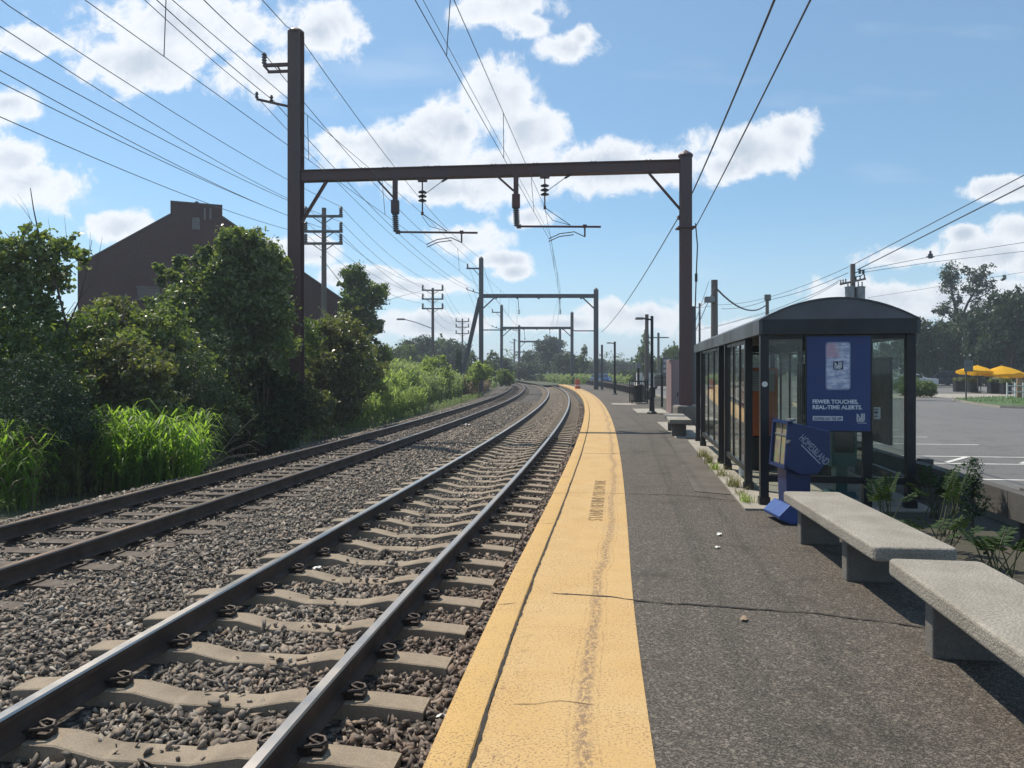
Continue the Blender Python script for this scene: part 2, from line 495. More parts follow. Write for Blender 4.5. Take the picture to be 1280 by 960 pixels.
L_weed = leafmat('weed_leaf', (0.09, 0.14, 0.045), (0.17, 0.22, 0.08), 0.55, 0.5, (0.24, 0.34, 0.09), 0.3, (0.19, 0.18, 0.08), 0.16)
L_weed2 = leafmat('weed_leaf_bright', (0.12, 0.19, 0.04), (0.21, 0.28, 0.07), 0.6, 0.5, (0.36, 0.48, 0.1), 0.3)
L_pink = leafmat('weed_leaf_pinkish', (0.16, 0.11, 0.08), (0.2, 0.16, 0.09), 0.35, 0.6, (0.25, 0.18, 0.1), 0.2)
L_tuft = leafmat('tuft_grass', (0.12, 0.15, 0.04), (0.24, 0.22, 0.09), 0.4, 0.6, (0.3, 0.3, 0.1), 0.2)
L_lawn = leafmat('lawn_grass', (0.06, 0.12, 0.03), (0.1, 0.17, 0.045), 0.35, 0.6)

# ------------------------------------------------------------------ sky, sun, camera
SUN = Vector((-0.44, 0.5, 1.0)).normalized()
def build_world():
    w = bpy.data.worlds.new('World'); scene.world = w; w.use_nodes = True
    nt = w.node_tree; nt.nodes.clear(); q = NT(nt)
    out = nt.nodes.new('ShaderNodeOutputWorld')
    sky = nt.nodes.new('ShaderNodeTexSky'); sky.sky_type = 'NISHITA'; sky.sun_disc = False
    sky.sun_elevation = math.asin(SUN.z)
    sky.sun_rotation = math.atan2(SUN.x, SUN.y) % (2 * PI)
    sky.altitude = 0; sky.air_density = 1.0; sky.dust_density = 0.4; sky.ozone_density = 3.0
    d = q.n('ShaderNodeTexCoord').outputs['Generated']
    sp = q.n('ShaderNodeSeparateXYZ', {0: d})
    ys = q.math('MAXIMUM', sp.outputs[1], 0.05)
    u = q.math('DIVIDE', sp.outputs[0], ys); v = q.math('DIVIDE', sp.outputs[2], ys)
    uv = q.n('ShaderNodeCombineXYZ', {0: u, 1: v, 2: 0.0}).outputs[0]
    # (px, py, half width, half height) of each cloud mass as a direction on the sky
    blobs = [(250, 30, 165, 52), (180, 75, 100, 38), (330, 95, 80, 40), (405, 35, 55, 40), (40, 55, 55, 22), (15, 130, 48, 26), (45, 230, 80, 36), (20, 200, 48, 30), (150, 282, 42, 22),
             (620, 125, 62, 52), (555, 160, 60, 42), (665, 165, 55, 40), (500, 195, 110, 38), (620, 220, 150, 42), (740, 208, 110, 34), (820, 212, 80, 28), (440, 178, 60, 20), (560, 235, 90, 26),
             (940, 185, 82, 34), (985, 165, 45, 30), (900, 205, 60, 22), (712, 62, 46, 22), (728, 48, 22, 18), (630, 8, 78, 28), (655, 28, 40, 20),
             (580, 300, 62, 24), (625, 325, 45, 14), (640, 340, 30, 13), (665, 272, 40, 14), (370, 318, 50, 20), (520, 358, 90, 14), (450, 345, 60, 14),
             (800, 395, 90, 26), (700, 405, 90, 14), (560, 405, 100, 18), (1240, 238, 62, 17), (1205, 292, 28, 14), (1270, 285, 40, 22), (1130, 322, 80, 18), (1250, 320, 90, 28), (1090, 375, 100, 28), (1230, 370, 110, 26),
             (930, 415, 120, 20), (365, 488, 20, 8)]
    nz = q.n('ShaderNodeTexNoise', {'Vector': uv, 'Scale': 9.0, 'Detail': 7.0, 'Roughness': 0.58, 'Distortion': 0.25}).outputs[0]
    nz2 = q.n('ShaderNodeTexNoise', {'Vector': uv, 'Scale': 3.2, 'Detail': 3.0}).outputs[0]
    acc = None
    acs = None
    for (px, py, a, b) in blobs:
        u0, v0, a, b = (px - U0) / F, (V0 - py) / F, a / F * 1.1, b / F * 1.14
        sb = q.n('ShaderNodeVectorMath', {0: uv, 1: (u0, v0, 0)}, operation='SUBTRACT').outputs[0]
        ml = q.n('ShaderNodeVectorMath', {0: sb, 1: (1 / a, 1 / b, 0)}, operation='MULTIPLY').outputs[0]
        ln = q.n('ShaderNodeVectorMath', {0: ml}, operation='LENGTH').outputs[1]
        acc = ln if acc is None else q.math('SMOOTH_MIN', acc, ln, 0.25)
    body = q.math('SUBTRACT', 1.0, acc)
    dens = q.math('ADD', body, q.math('MULTIPLY', q.math('SUBTRACT', nz, 0.5), 1.9))
    nz4 = q.n('ShaderNodeTexNoise', {'Vector': uv, 'Scale': 26.0, 'Detail': 7.0, 'Roughness': 0.65, 'Distortion': 0.4}).outputs[0]
    dens = q.math('ADD', dens, q.math('MULTIPLY', q.math('SUBTRACT', nz4, 0.5), 1.1))
    dens = q.math('ADD', dens, q.math('MULTIPLY', q.math('SUBTRACT', nz2, 0.5), 0.5))
    mask = q.mr(dens, 0.02, 0.42, 0, 1, True)
    # elsewhere on the dome: ordinary scattered cloud
    dn = q.n('ShaderNodeTexNoise', {'Vector': d, 'Scale': 2.6, 'Detail': 6.0, 'Roughness': 0.6}).outputs[0]
    m_b = q.mr(dn, 0.53, 0.68, 0, 0.9, True)
    front = q.mr(sp.outputs[1], 0.3, 0.5, 0, 1)
    mask = q.math('ADD', q.math('MULTIPLY', mask, front), q.math('MULTIPLY', m_b, q.math('SUBTRACT', 1.0, front)))
    # thicker cloud is greyer inside and on the underside, brilliant at the edges
    nz3 = q.n('ShaderNodeTexNoise', {'Vector': uv, 'Scale': 12.0, 'Detail': 5.0, 'Roughness': 0.5}).outputs[0]
    thick = q.math('MULTIPLY', q.mr(dens, 0.3, 1.0, 0.05, 1, True), q.mr(nz3, 0.32, 0.6, 0.2, 1.0))
    ccol = q.mix(thick, (8.3, 8.5, 8.8, 1), (4.9, 5.5, 6.3, 1))
    veil = q.mr(sp.outputs[2], 0.0, 0.22, 0.5, 0.0, True)
    sky_c = q.mix(1.0, sky.outputs[0], (0.78, 1.0, 1.07, 1), 'MULTIPLY')
    hz = q.mix(veil, sky_c, (5.6, 6.8, 8.2, 1))
    # thin high haze over the whole sky
    hz = q.mix(0.16, hz, (5.0, 7.4, 8.8, 1))
    wisps = q.mr(q.n('ShaderNodeTexNoise', {'Vector': q.n('ShaderNodeMapping', {'Vector': uv, 'Scale': (1.2, 5.0, 1), 'Rotation': (0, 0, R(18))}).outputs[0], 'Scale': 2.0, 'Detail': 6.0}).outputs[0], 0.56, 0.8, 0, 0.35)
    hz = q.mix(wisps, hz, (7.0, 7.8, 8.6, 1))
    fin = q.mix(q.math('MULTIPLY', mask, 0.93), hz, ccol)
    bg = q.n('ShaderNodeBackground', {'Color': fin, 'Strength': SKY_STR})
    q.link(bg.outputs[0], out.inputs[0])
    w.cycles.sampling_method = 'MANUAL'; w.cycles.sample_map_resolution = 512

SKY_STR = 0.105
build_world()
sd = bpy.data.lights.new('sun', 'SUN'); sd.energy = 5.0; sd.angle = R(0.7); sd.color = (1.0, 0.91, 0.77)
so = bpy.data.objects.new('sun', sd); COL.objects.link(so)
so.rotation_euler = SUN.to_track_quat('Z', 'Y').to_euler(); so.location = (0, 0, 40)

cd = bpy.data.cameras.new('camera'); cam = bpy.data.objects.new('camera', cd); COL.objects.link(cam)
cam.location = (0, 0, EYE); cam.rotation_euler = (R(90), 0, 0)
cd.sensor_width = 36.0; cd.lens = 36.0 * F / 1280.0; cd.shift_y = -(480 - V0) / 1280.0
cd.clip_start = 0.05; cd.clip_end = 5000
scene.camera = cam
vs = scene.view_settings
scene.display_settings.display_device = 'sRGB'
vs.view_transform = 'Standard'; vs.look = 'None'; vs.gamma = 1.0; vs.exposure = 0.2; vs.use_curve_mapping = False
cy = scene.cycles
scene.render.engine = 'CYCLES'
cy.use_denoising = True
try: cy.denoiser = 'OPENIMAGEDENOISE'
except Exception: pass
cy.max_bounces = 6; cy.diffuse_bounces = 3; cy.glossy_bounces = 3; cy.transmission_bounces = 4; cy.transparent_max_bounces = 12; cy.volume_bounces = 0
cy.use_adaptive_sampling = True; cy.adaptive_threshold = 0.015
cy.caustics_reflective = False; cy.caustics_refractive = False
cy.sample_clamp_indirect = 4.0
scene.render.use_persistent_data = False

# ------------------------------------------------------------------ sweeps along the line
def sweep(name, prof, Zs, mat, parent=None, closed=False, smooth=False, wob=None, base=0.0, uv0=0.0):
    """prof: list of (offset, z). One mesh following the curve, with UV = (metres across, metres along)"""
    n = len(prof); V = []
    us = [0.0]
    for i in range(1, n): us.append(us[-1] + math.hypot(prof[i][0] - prof[i - 1][0], prof[i][1] - prof[i - 1][1]))
    for Z in Zs:
        for (o, z) in prof:
            V.append(P(Z, o, z))
    m = len(Zs); fs = []; uvs = []
    rng_i = range(n if closed else n - 1)
    for i in range(m - 1):
        for k in rng_i:
            k2 = (k + 1) % n
            fs.append((i * n + k, i * n + k2, (i + 1) * n + k2, (i + 1) * n + k))
            u2 = us[k2] if k2 else us[-1] + 0.01
            uvs += [(us[k] + uv0, Zs[i]), (u2 + uv0, Zs[i]), (u2 + uv0, Zs[i + 1]), (us[k] + uv0, Zs[i + 1])]
    if closed:
        fs.append(tuple(range(n))[::-1]); uvs += [(0, 0)] * n
        fs.append(tuple((m - 1) * n + k for k in range(n))); uvs += [(0, 0)] * n
    me = bpy.data.meshes.new(name)
    me.from_pydata([tuple(v) for v in V], [], fs)
    ul = me.uv_layers.new(name='UVMap')
    ul.data.foreach_set('uv', np.array(uvs, dtype=np.float32).ravel())
    o = link_mesh(name, me, mat, parent, smooth)
    if smooth:
        try: me.set_sharp_from_angle(angle=R(40))
        except Exception: pass
    return o

ZS = [-12 + 2.0 * i for i in range(6)] + [0.5 * i for i in range(0, 60)] + [30 + 2.0 * i for i in range(56)]
ZS = sorted(set(ZS))
ZE = ZS[-1]

# ground: one big sheet
g = MB(); S = 1300
g.add([(-S, -S, -1.0), (S, -S, -1.0), (S, S, -1.0), (-S, S, -1.0)], [(0, 1, 2, 3)])
tag(g.build('ground', M_grassy), kind='structure')
# rough ground left of the line
prof = [(-6.2, -0.62), (-7.2, -0.6), (-8.0, -0.6), (-10, zleft(-10)), (-12, zleft(-12)), (-15, zleft(-15)), (-30, 0.8), (-90, 0.3)]
tag(sweep('embankment', prof, ZS, M_grassy), kind='structure')
# ballast bed
BP = [(1.56, -0.36), (1.35, -0.36), (1.2, -0.375), (0.0, -0.385), (-1.2, -0.375), (-1.45, -0.345), (-1.9, -0.325), (-2.4, -0.335), (-2.8, -0.36), (-3.85, -0.372), (-5.2, -0.345), (-5.7, -0.37), (-6.2, -0.5), (-6.8, -0.62)]
tag(sweep('ballast_bed', BP[::-1], ZS, M_bed), kind='structure')
def bedz(off):
    for (a, za), (b, zb) in zip(BP, BP[1:]):
        if b <= off <= a:
            return za + (zb - za) * (a - off) / (a - b)
    return -0.34
# platform
ZP = [z for z in ZS if z <= 100]
pl = sweep('platform', [(1.79, -0.02), (1.8, -0.004), (5.05, -0.004), (5.05, -0.3)], ZP, M_asph)
tag(pl, kind='structure')
tag(sweep('platform_wall', [(1.60, -0.06), (1.60, -0.6)], ZP, M_concd), kind='structure')
lip = [(1.57, -0.11), (1.57, -0.016), (1.576, -0.006), (1.59, 0.0), (1.755, 0.0), (1.762, -0.006), (1.764, -0.11)]
tag(sweep('platform_edge_kerb', lip, ZP, M_lip, smooth=True), kind='structure')
tag(sweep('yellow_safety_strip', [(1.777, -0.03), (1.778, 0.0), (2.545, 0.0), (2.5455, -0.003)], ZP, M_yel), kind='structure')
tag(sweep('joint_bed', [(1.75, -0.045), (1.79, -0.045)], ZP, M_crack), kind='structure')

def crack(pts, w, name='crack', z=0.003, wig=0.02, parent=pl, mat=M_crack, seed=1):
    r = random.Random(seed)
    mb = MB(); L = []; Rr = []
    dense = []
    for a, b in zip(pts, pts[1:]):
        a = Vector(a); b = Vector(b); n = max(2, int((b - a).length / 0.05))
        for i in range(n): dense.append(a.lerp(b, i / n))
    dense.append(Vector(pts[-1]))
    off = 0
    for i, p in enumerate(dense):
        d = (dense[min(i + 1, len(dense) - 1)] - dense[max(0, i - 1)]).normalized()
        n = Vector((-d.y, d.x, 0))
        off = off * 0.85 + r.uniform(-wig, wig) * 0.6
        ww = w * r.uniform(0.35, 1.15)
        if i in (0, len(dense) - 1): ww *= 0.3
        L.append(p + n * (off + ww / 2)); Rr.append(p + n * (off - ww / 2))
    vs_ = [(p.x, p.y, z) for p in L] + [(p.x, p.y, z) for p in Rr]
    k = len(L)
    mb.add(vs_, [(i, i + 1, k + i + 1, k + i) for i in range(k - 1)])
    return mb.build(name, mat, parent)
G0 = lambda x, y: gr(x, y)
crack([G0(690, 742), G0(752, 746), G0(800, 751), G0(900, 759), G0(1010, 767), G0(1165, 786)], 0.026, seed=2)
crack([G0(622, 756), G0(646, 754)], 0.012, seed=3, wig=0.004)
crack([G0(783, 617), G0(850, 619), G0(930, 627)], 0.03, seed=4)
crack([G0(690, 617), G0(735, 616), G0(783, 617)], 0.012, seed=5)
crack([G0(700, 596), G0(711, 595.5)], 0.012, seed=6, wig=0.003)
crack([G0(727, 567), G0(768, 567), G0(850, 570)], 0.03, seed=7)
crack([G0(640, 880), G0(700, 876), G0(745, 880)], 0.006, seed=8)
for Zc in (1.5, 8.5, 14.8, 18.5, 22, 27, 33, 40):
    crack([P(Zc, 1.57), P(Zc + 0.01, 1.76)], 0.012, seed=int(Zc * 3), wig=0.002)
# dirty wobbling seam between kerb and strip
crack([P(z, 1.771) for z in np.arange(1.5, 30, 1.0)], 0.022, z=0.0025, wig=0.006, seed=21)
# stencilled warning along the strip
tp = gr(753, 651); tt = tang(9)
stencil = text('stencil_lettering', 'STAND BEHIND YELLOW LINE', 0.235, frame((tp.x, tp.y, 0.004), tt, (-tt.y, tt.x, 0)), surf('stencil_brown', (0.25, 0.165, 0.085), 0.9, dark=(0.42, 0.28, 0.13), scale=22), None, 0.0, sx=0.98, ext=0.0005)
tag(stencil, 'brown stencilled words along the yellow platform strip', 'stencil lettering')

# patches of concrete let into the platform
def patch(name, pts, z, mat):
    mb = MB(); n = len(pts)
    mb.prism([(p.x, p.y) for p in pts], z, z - 0.05, 'Z')
    return tag(mb.build(name, mat), kind='structure')
# lot and verge to the right
ZL = [z for z in ZS if z <= 140]
def strip_poly(o0, o1, z, Zs): return [(o0, z), (o1, z)]
sweepR = sweep('soil_strip', [(5.04, 0.002), (6.66, 0.002)], [z for z in ZS if z <= 110], M_soil)
tag(sweepR, kind='structure')
lot = MB()
a = [P(z, 6.6, 0) for z in ZL]
lot.add([(p.x, p.y, -0.03) for p in a] + [(140, p.y, -0.03) for p in a], [(i, i + 1, len(a) + i + 1, len(a) + i) for i in range(len(a) - 1)])
tag(lot.build('parking_lot', M_lot), kind='structure')
v = MB(); v.add([(4, 99, -0.06), (400, 99, -0.06), (400, 500, -0.06), (-20, 500, -0.06)], [(0, 1, 2, 3)])
v.add([(139, -40, -0.06), (600, -40, -0.06), (600, 99, -0.06), (139, 99, -0.06)], [(0, 1, 2, 3)])
tag(v.build('verge', M_grassy), kind='structure')

# ------------------------------------------------------------------ rails
def rail_profile(c, top=-0.12):
    h = [(-0.07, -0.17), (0.07, -0.17), (0.07, -0.16), (0.012, -0.14), (0.009, -0.055), (0.034, -0.042), (0.036, -0.012), (0.028, 0.0), (-0.028, 0.0), (-0.036, -0.012), (-0.034, -0.042), (-0.009, -0.055), (-0.012, -0.14), (-0.07, -0.16)]
    return [(c + a, top + b) for a, b in h]
def make_rail(c, label, topm):
    o = sweep('rail', rail_profile(c), ZS, [M_rail, topm], closed=True)
    me = o.data; n = 14
    mi = np.zeros(len(me.polygons), dtype=np.int32)
    for i in range(len(ZS) - 1):
        for k in (6, 7, 8): mi[i * n + k] = 1
    me.polygons.foreach_set('material_index', mi)
    tag(o, label, 'rail', 'running rails of the two tracks')
make_rail(0.753, 'polished rail of the near track on the platform side', M_railtop)
make_rail(-0.753, 'polished rail of the near track farther from the platform', M_railtop)
make_rail(-3.85 + 0.753, 'dull rail of the far track nearer the platform', M_railtop2)
make_rail(-3.85 - 0.753, 'brownish rail of the far track beside the reeds', M_railtop2)

# ------------------------------------------------------------------ ties
def tie_mesh():
    prof = [(-1.3, -0.005), (-1.27, 0.0), (-0.98, 0.02), (-0.5, 0.02), (-0.24, -0.034), (0.24, -0.034), (0.5, 0.02), (0.98, 0.02), (1.27, 0.0), (1.3, -0.005)]
    vs_ = []; n = len(prof)
    for x, z in prof: vs_ += [(x, -0.10, z - 0.006), (x, -0.09, z), (x, 0.09, z), (x, 0.10, z - 0.006), (x, 0.13, -0.2), (x, -0.13, -0.2)]
    fs = []
    for i in range(n - 1):
        for k in range(6):
            k2 = (k + 1) % 6
            fs.append((i * 6 + k, i * 6 + k2, (i + 1) * 6 + k2, (i + 1) * 6 + k))
    fs += [tuple(range(6)), tuple((n - 1) * 6 + k for k in range(5, -1, -1))]
    return MB().add(vs_, fs)
def clip_mesh(s):
    mb = MB()
    mb.box((0, 0, 0.03), (0.05, 0.12, 0.045), bev=0.008)
    mb.box((0.055, 0, 0.02), (0.07, 0.09, 0.03), bev=0.006)
    path = [(-0.035, -0.055, 0.045), (0.02, -0.06, 0.06), (0.075, -0.045, 0.062), (0.09, 0.0, 0.058), (0.07, 0.04, 0.062), (0.02, 0.045, 0.068), (-0.005, 0.02, 0.062), (0.03, 0.0, 0.055), (0.07, -0.005, 0.045)]
    mb.tube(path, 0.011, 6)
    mb.tube([(-0.035, 0.055, 0.042), (0.01, 0.062, 0.05), (0.06, 0.062, 0.045)], 0.01, 6)
    mb.v = [(p[0] * s, p[1], p[2]) for p in mb.v]
    return mb
tie0 = empty('concrete_tie', (0, 0, -60), 0, 'x', 'railway tie', 'concrete ties of the near track')
tb0 = tie_mesh().build('tie_block', M_tie, tie0, bevel=0.0)
clips0 = []
for c in (-0.753, 0.753):
    for s in (-1, 1):
        cl = clip_mesh(s).build('rail_clip', M_clip, tie0)
        cl.location = (c + s * 0.085, 0, 0.015)
        clips0.append(cl)
TIE_Z = -0.309
near_labels = ['concrete tie nearest the camera with dark stones scattered on it', 'second concrete tie from the camera with five stones on it', 'third concrete tie from the camera with a row of four stones',
               'fourth concrete tie from the camera with two lone stones', 'fifth concrete tie from the camera, gravel piled over its right part', 'sixth concrete tie from the camera with a white scrap beside it']
tie_lines = []
Z = 2.0; k = 0; vis = 0
while Z < 118:
    tie_lines.append(Z)
    p = P(Z, 0, TIE_Z); t = tang(Z)
    if k == 0: r = tie0
    else: r = tie0.copy(); COL.objects.link(r)
    r.location = p; r.rotation_euler = (0, 0, -math.atan2(t.x, t.y) + random.uniform(-0.006, 0.006))
    if Z < 3.2: lab = 'concrete tie under the bottom edge of the photo'
    elif vis < 6: lab = near_labels[vis]; vis += 1
    elif Z < 26: lab = 'concrete tie with iron rail clips in the middle stretch of the near track'
    else: lab = 'distant concrete tie of the near track, seen as a thin stripe'
    r['label'] = lab
    if k > 0:
        b = tb0.copy(); COL.objects.link(b); b.parent = r
        if Z < 22:
            for c in clips0:
                d = c.copy(); COL.objects.link(d); d.parent = r
    Z += 0.66; k += 1
def wtie_mesh():
    mb = MB(); rr = random.Random(3); n = 9
    vs_ = []
    for i in range(n):
        x = -1.3 + 2.6 * i / (n - 1)
        j = lambda a: rr.uniform(-a, a)
        vs_ += [(x, -0.11 + j(.006), j(.006)), (x, 0.11 + j(.006), j(.006)), (x, 0.115, -0.18), (x, -0.115, -0.18)]
    fs = []
    for i in range(n - 1):
        for q_ in range(4):
            q2 = (q_ + 1) % 4
            fs.append((i * 4 + q_, i * 4 + q2, (i + 1) * 4 + q2, (i + 1) * 4 + q_))
    fs += [(0, 1, 2, 3), tuple((n - 1) * 4 + q_ for q_ in (3, 2, 1, 0))]
    return mb.add(vs_, fs)
wt0 = empty('wooden_tie', (0, 0, -60), 0, 'x', 'railway tie', 'wooden ties of the far track')
wb0 = wtie_mesh().build('tie_block', M_wtie, wt0)
pl0 = []
for c in (-0.753, 0.753):
    mb = MB(); mb.box((c, 0, 0.008), (0.34, 0.19, 0.018)); 
    for sx in (-1, 1):
        for sy in (-1, 1): mb.box((c + sx * 0.11, sy * 0.055, 0.03), (0.035, 0.03, 0.04))
    pl0.append(mb.build('tie_plate', M_clip, wt0))
Z = 5.6; k = 0
wt_lines = []
while Z < 112:
    Zt = Z + random.uniform(-0.05, 0.05); wt_lines.append(Zt)
    p = P(Zt, -3.85, -0.325 + random.uniform(-0.012, 0.006)); t = tang(Zt)
    r = wt0 if k == 0 else wt0.copy()
    if k: COL.objects.link(r)
    r.location = p; r.rotation_euler = (0, 0, -math.atan2(t.x, t.y) + random.uniform(-0.02, 0.02))
    r['label'] = 'weathered wooden tie half buried under the far track' if Z < 30 else 'distant buried wooden tie of the far track'
    if k:
        b = wb0.copy(); COL.objects.link(b); b.parent = r
        if Z < 22:
            for c in pl0:
                d = c.copy(); COL.objects.link(d); d.parent = r
    Z += 0.56; k += 1

# ------------------------------------------------------------------ ballast stones (nobody could count them)
def rock_templates(n=14):
    out = []
    for i in range(n):
        r = random.Random(i * 13 + 5)
        bm = bmesh.new()
        for _ in range(8):
            v_ = Vector((r.gauss(0, 1), r.gauss(0, 1), r.gauss(0, 1))).normalized()
            v_ = Vector((v_.x * 1.25, v_.y * r.uniform(0.6, 1.0), v_.z * r.uniform(0.35, 0.75)))
            bm.verts.new(v_)
        res = bmesh.ops.convex_hull(bm, input=bm.verts)
        bmesh.ops.delete(bm, geom=[g_ for g_ in res['geom_interior'] if isinstance(g_, bmesh.types.BMVert)], context='VERTS')
        bmesh.ops.triangulate(bm, faces=bm.faces)
        bm.verts.index_update()
        out.append((np.array([v_.co[:] for v_ in bm.verts]), np.array([[v_.index for v_ in f.verts] for f in bm.faces])))
        bm.free()
    return out
ROCKS = rock_templates()
def rand_rot(n):
    q_ = rng.normal(size=(n, 4)); q_ /= np.linalg.norm(q_, axis=1)[:, None]
    w, x, y, z = q_.T
    return np.stack([np.stack([1 - 2 * (y * y + z * z), 2 * (x * y - z * w), 2 * (x * z + y * w)], -1),
                     np.stack([2 * (x * y + z * w), 1 - 2 * (x * x + z * z), 2 * (y * z - x * w)], -1),
                     np.stack([2 * (x * z - y * w), 2 * (y * z + x * w), 1 - 2 * (x * x + y * y)], -1)], 1)
def stones(name, pts, sizes, mat, kind='stuff'):
    pts = np.asarray(pts); sizes = np.asarray(sizes)
    which = rng.integers(0, len(ROCKS), len(pts))
    Vs, Fs, base = [], [], 0
    for i, (rv, rf) in enumerate(ROCKS):
        sel = np.where(which == i)[0]
        if not len(sel): continue
        Rm = rand_rot(len(sel))
        v_ = np.einsum('nij,kj->nki', Rm, rv) * sizes[sel][:, None, None] + pts[sel][:, None, :]
        k_ = len(rv)
        f_ = rf[None] + (np.arange(len(sel)) * k_)[:, None, None] + base
        Vs.append(v_.reshape(-1, 3)); Fs.append(f_.reshape(-1)); base += len(sel) * k_
    me = np_mesh(name, np.concatenate(Vs), np.concatenate(Fs), 3)
    return tag(link_mesh(name, me, mat), kind=kind)
tl = np.array(tie_lines); wl = np.array(wt_lines)
pts, szs = [], []
def sow(Z0, Z1, o0, o1, dens, s0, s1):
    n = int((Z1 - Z0) * (o1 - o0) * dens)
    Zr = rng.uniform(Z0, Z1, n); Or = rng.uniform(o0, o1, n); S_ = s0 + (s1 - s0) * rng.uniform(0, 1, n) ** 1.6
    for Zi, oi, si in zip(Zr, Or, S_):
        p = P(Zi, oi)
        if abs((p.x) / max(p.y, .1)) > 0.80: continue
        zt = bedz(oi) + rng.uniform(-0.012, 0.02)
        a = Zi - oi * 0  # ties are square to the track: distance along it is Zi
        if abs(oi) < 1.32 and np.min(np.abs(tl - Zi)) < 0.10 + si * 0.6:
            if not (abs(oi) < 0.45 and rng.random() < 0.06) or Zi < 2.5: continue
            zt = TIE_Z - 0.034 + si * 0.45
        elif abs(oi) < 1.25: zt += 0.012
        if abs(oi + 3.85) < 1.3 and np.min(np.abs(wl - Zi)) < 0.10 and rng.random() < 0.72: continue
        for rc in (0.753, -0.753, -3.097, -4.603):
            if abs(oi - rc) < 0.075 + si * 0.7: break
        else:
            pts.append((p.x, p.y, zt)); szs.append(si)
sow(2.2, 7.5, -1.5, 1.55, 1000, 0.014, 0.049)
sow(2.2, 7.5, -5.8, -1.5, 800, 0.014, 0.047)
sow(7.5, 14, -6.3, 1.55, 480, 0.018, 0.05)
sow(14, 26, -6.5, 1.55, 250, 0.026, 0.058)
sow(26, 50, -6.5, 1.55, 90, 0.03, 0.058)
vis_t = [z for z in tie_lines if z >= 3.2][:6]
for Zt, offs in zip(vis_t, ([-.33, -.28, -.24, -.2, -.27, -.12, -.17], [-.2, -.13, -.02, .1, .3], [-.1, .02, .06, .12, .3], [.05, .2], [.3, .4, .45], [-.1])):
    for o in offs:
        p = P(Zt + random.uniform(-.06, .06), o, TIE_Z - 0.034 + 0.014)
        pts.append(p[:]); szs.append(random.uniform(0.018, 0.028))
stones('ballast_stones', pts, szs, M_stone)
print('stones', len(pts))

# ------------------------------------------------------------------ scraps of litter
def scrap(loc, size, label, mat, group='scraps of litter'):
    r = random.Random(label)
    mb = MB(); n = 4
    vs_ = [(size * (i / (n - 1) - .5), size * .6 * (j / 2 - .5), abs(r.gauss(0, size * .18)) + .004) for i in range(n) for j in range(3)]
    fs = [(i * 3 + j, (i + 1) * 3 + j, (i + 1) * 3 + j + 1, i * 3 + j + 1) for i in range(n - 1) for j in range(2)]
    o = mb.add(vs_, fs).build('litter_scrap', mat)
    o.location = loc; o.rotation_euler = (0, 0, r.uniform(0, 6))
    return tag(o, label, 'litter', group)
M_paper = surf('paper', (0.75, 0.74, 0.7), 0.8)
scrap(gr(552, 897, -0.27), 0.06, 'white scrap of paper on the ballast beside the platform edge', M_paper)
scrap(gr(897, 685), 0.05, 'small white scrap on the asphalt left of the front bench', M_paper)
scrap(gr(899, 669), 0.07, 'white scrap on the asphalt near the shelter corner', M_paper)
scrap(gr(930, 775), 0.07, 'dry brown leaf lying on the platform asphalt', surf('dry_leaf', (0.28, 0.2, 0.13), 0.8))
scrap(gr(398, 711, -0.3), 0.1, 'crumpled pale scrap lying between two concrete ties', M_paper)
scrap(gr(585, 532, -0.3), 0.22, 'pale scrap on the ballast between the two tracks', M_paper)

# ------------------------------------------------------------------ catenary portals
def hbeam(mb, a, b, w, h, up=(0, 0, 1)):
    """H section along a-b: two flanges and a web"""
    a = Vector(a); b = Vector(b); d = (b - a).normalized(); up = Vector(up)
    if abs(d.dot(up)) > .98: up = Vector((0, 1, 0))
    x = d.cross(up).normalized(); z = x.cross(d).normalized(); t = 0.03
    mb.bar(a + z * (h / 2 - t / 2), b + z * (h / 2 - t / 2), w, t, up)
    mb.bar(a - z * (h / 2 - t / 2), b - z * (h / 2 - t / 2), w, t, up)
    mb.bar(a, b, t, h - 2 * t - 0.004, up)
    return mb
def insulator(mb, a, b, r, n=7):
    a = Vector(a); b = Vector(b); pts_, rs = [], []
    m = n * 4
    for i in range(m + 1):
        f = i / m; pts_.append(a.lerp(b, f)); rs.append(r if i % 4 in (1, 2) else r * .62)
    return mb.tube(pts_, rs, 10)

PB = empty('catenary_portal', (at(857, 530, 24.0).x, 24.0, 0), 0, 'rust brown steel portal with crossarms spanning both tracks, nearest of the row', 'catenary portal', 'steel catenary portals over the tracks')
sh = PB.location.copy()
XR, ZR_, XL, ZL_ = at(857, 0, 24.0).x, 24.0, at(370, 0, 25.3).x, 25.3
Rp = lambda z: Vector((XR, ZR_, z)); Lp = lambda z: Vector((XL, ZL_, z))
ux = (Rp(0) - Lp(0)).normalized(); uy = Vector((-ux.y, ux.x, 0))
W = 0.37
zt_l, zt_r = at(0, 42, 25.3).z, at(0, 196, 24.0).z
def pole(name, base, zb, zt, w, mat, cap):
    mb = MB()
    hbeam(mb, (base.x, base.y, zb), (base.x, base.y, zt), w, w * .98, up=uy)
    # cover plates give the post its boxed look from the platform
    mb.bar(Vector((base.x, base.y, zb)) - uy * (w * .30), Vector((base.x, base.y, zt - .02)) - uy * (w * .30), w * .86, .02, up=uy)
    return mb.build(name, mat, PB, shift=sh)
pole('pole', Rp(0), 0.5, zt_r, .36, M_steel, True)
pole('pole', Lp(0), -0.8, zt_l, .42, M_steel, True)
mb = MB()
for b, w, z in ((Rp(0), .38, zt_r), (Lp(0), .44, zt_l)):
    mb.lathe([(w * .62, 0), (w * .62, .05), (w * .5, .1), (w * .1, .2), (.02, .22)], (b.x, b.y, z), 12)
mb.build('pole_cap', M_steel, PB, shift=sh)
zb_ = at(0, 207.5, 24.0).z
A, B = Lp(zb_) + ux * .2, Rp(zb_) - ux * .17
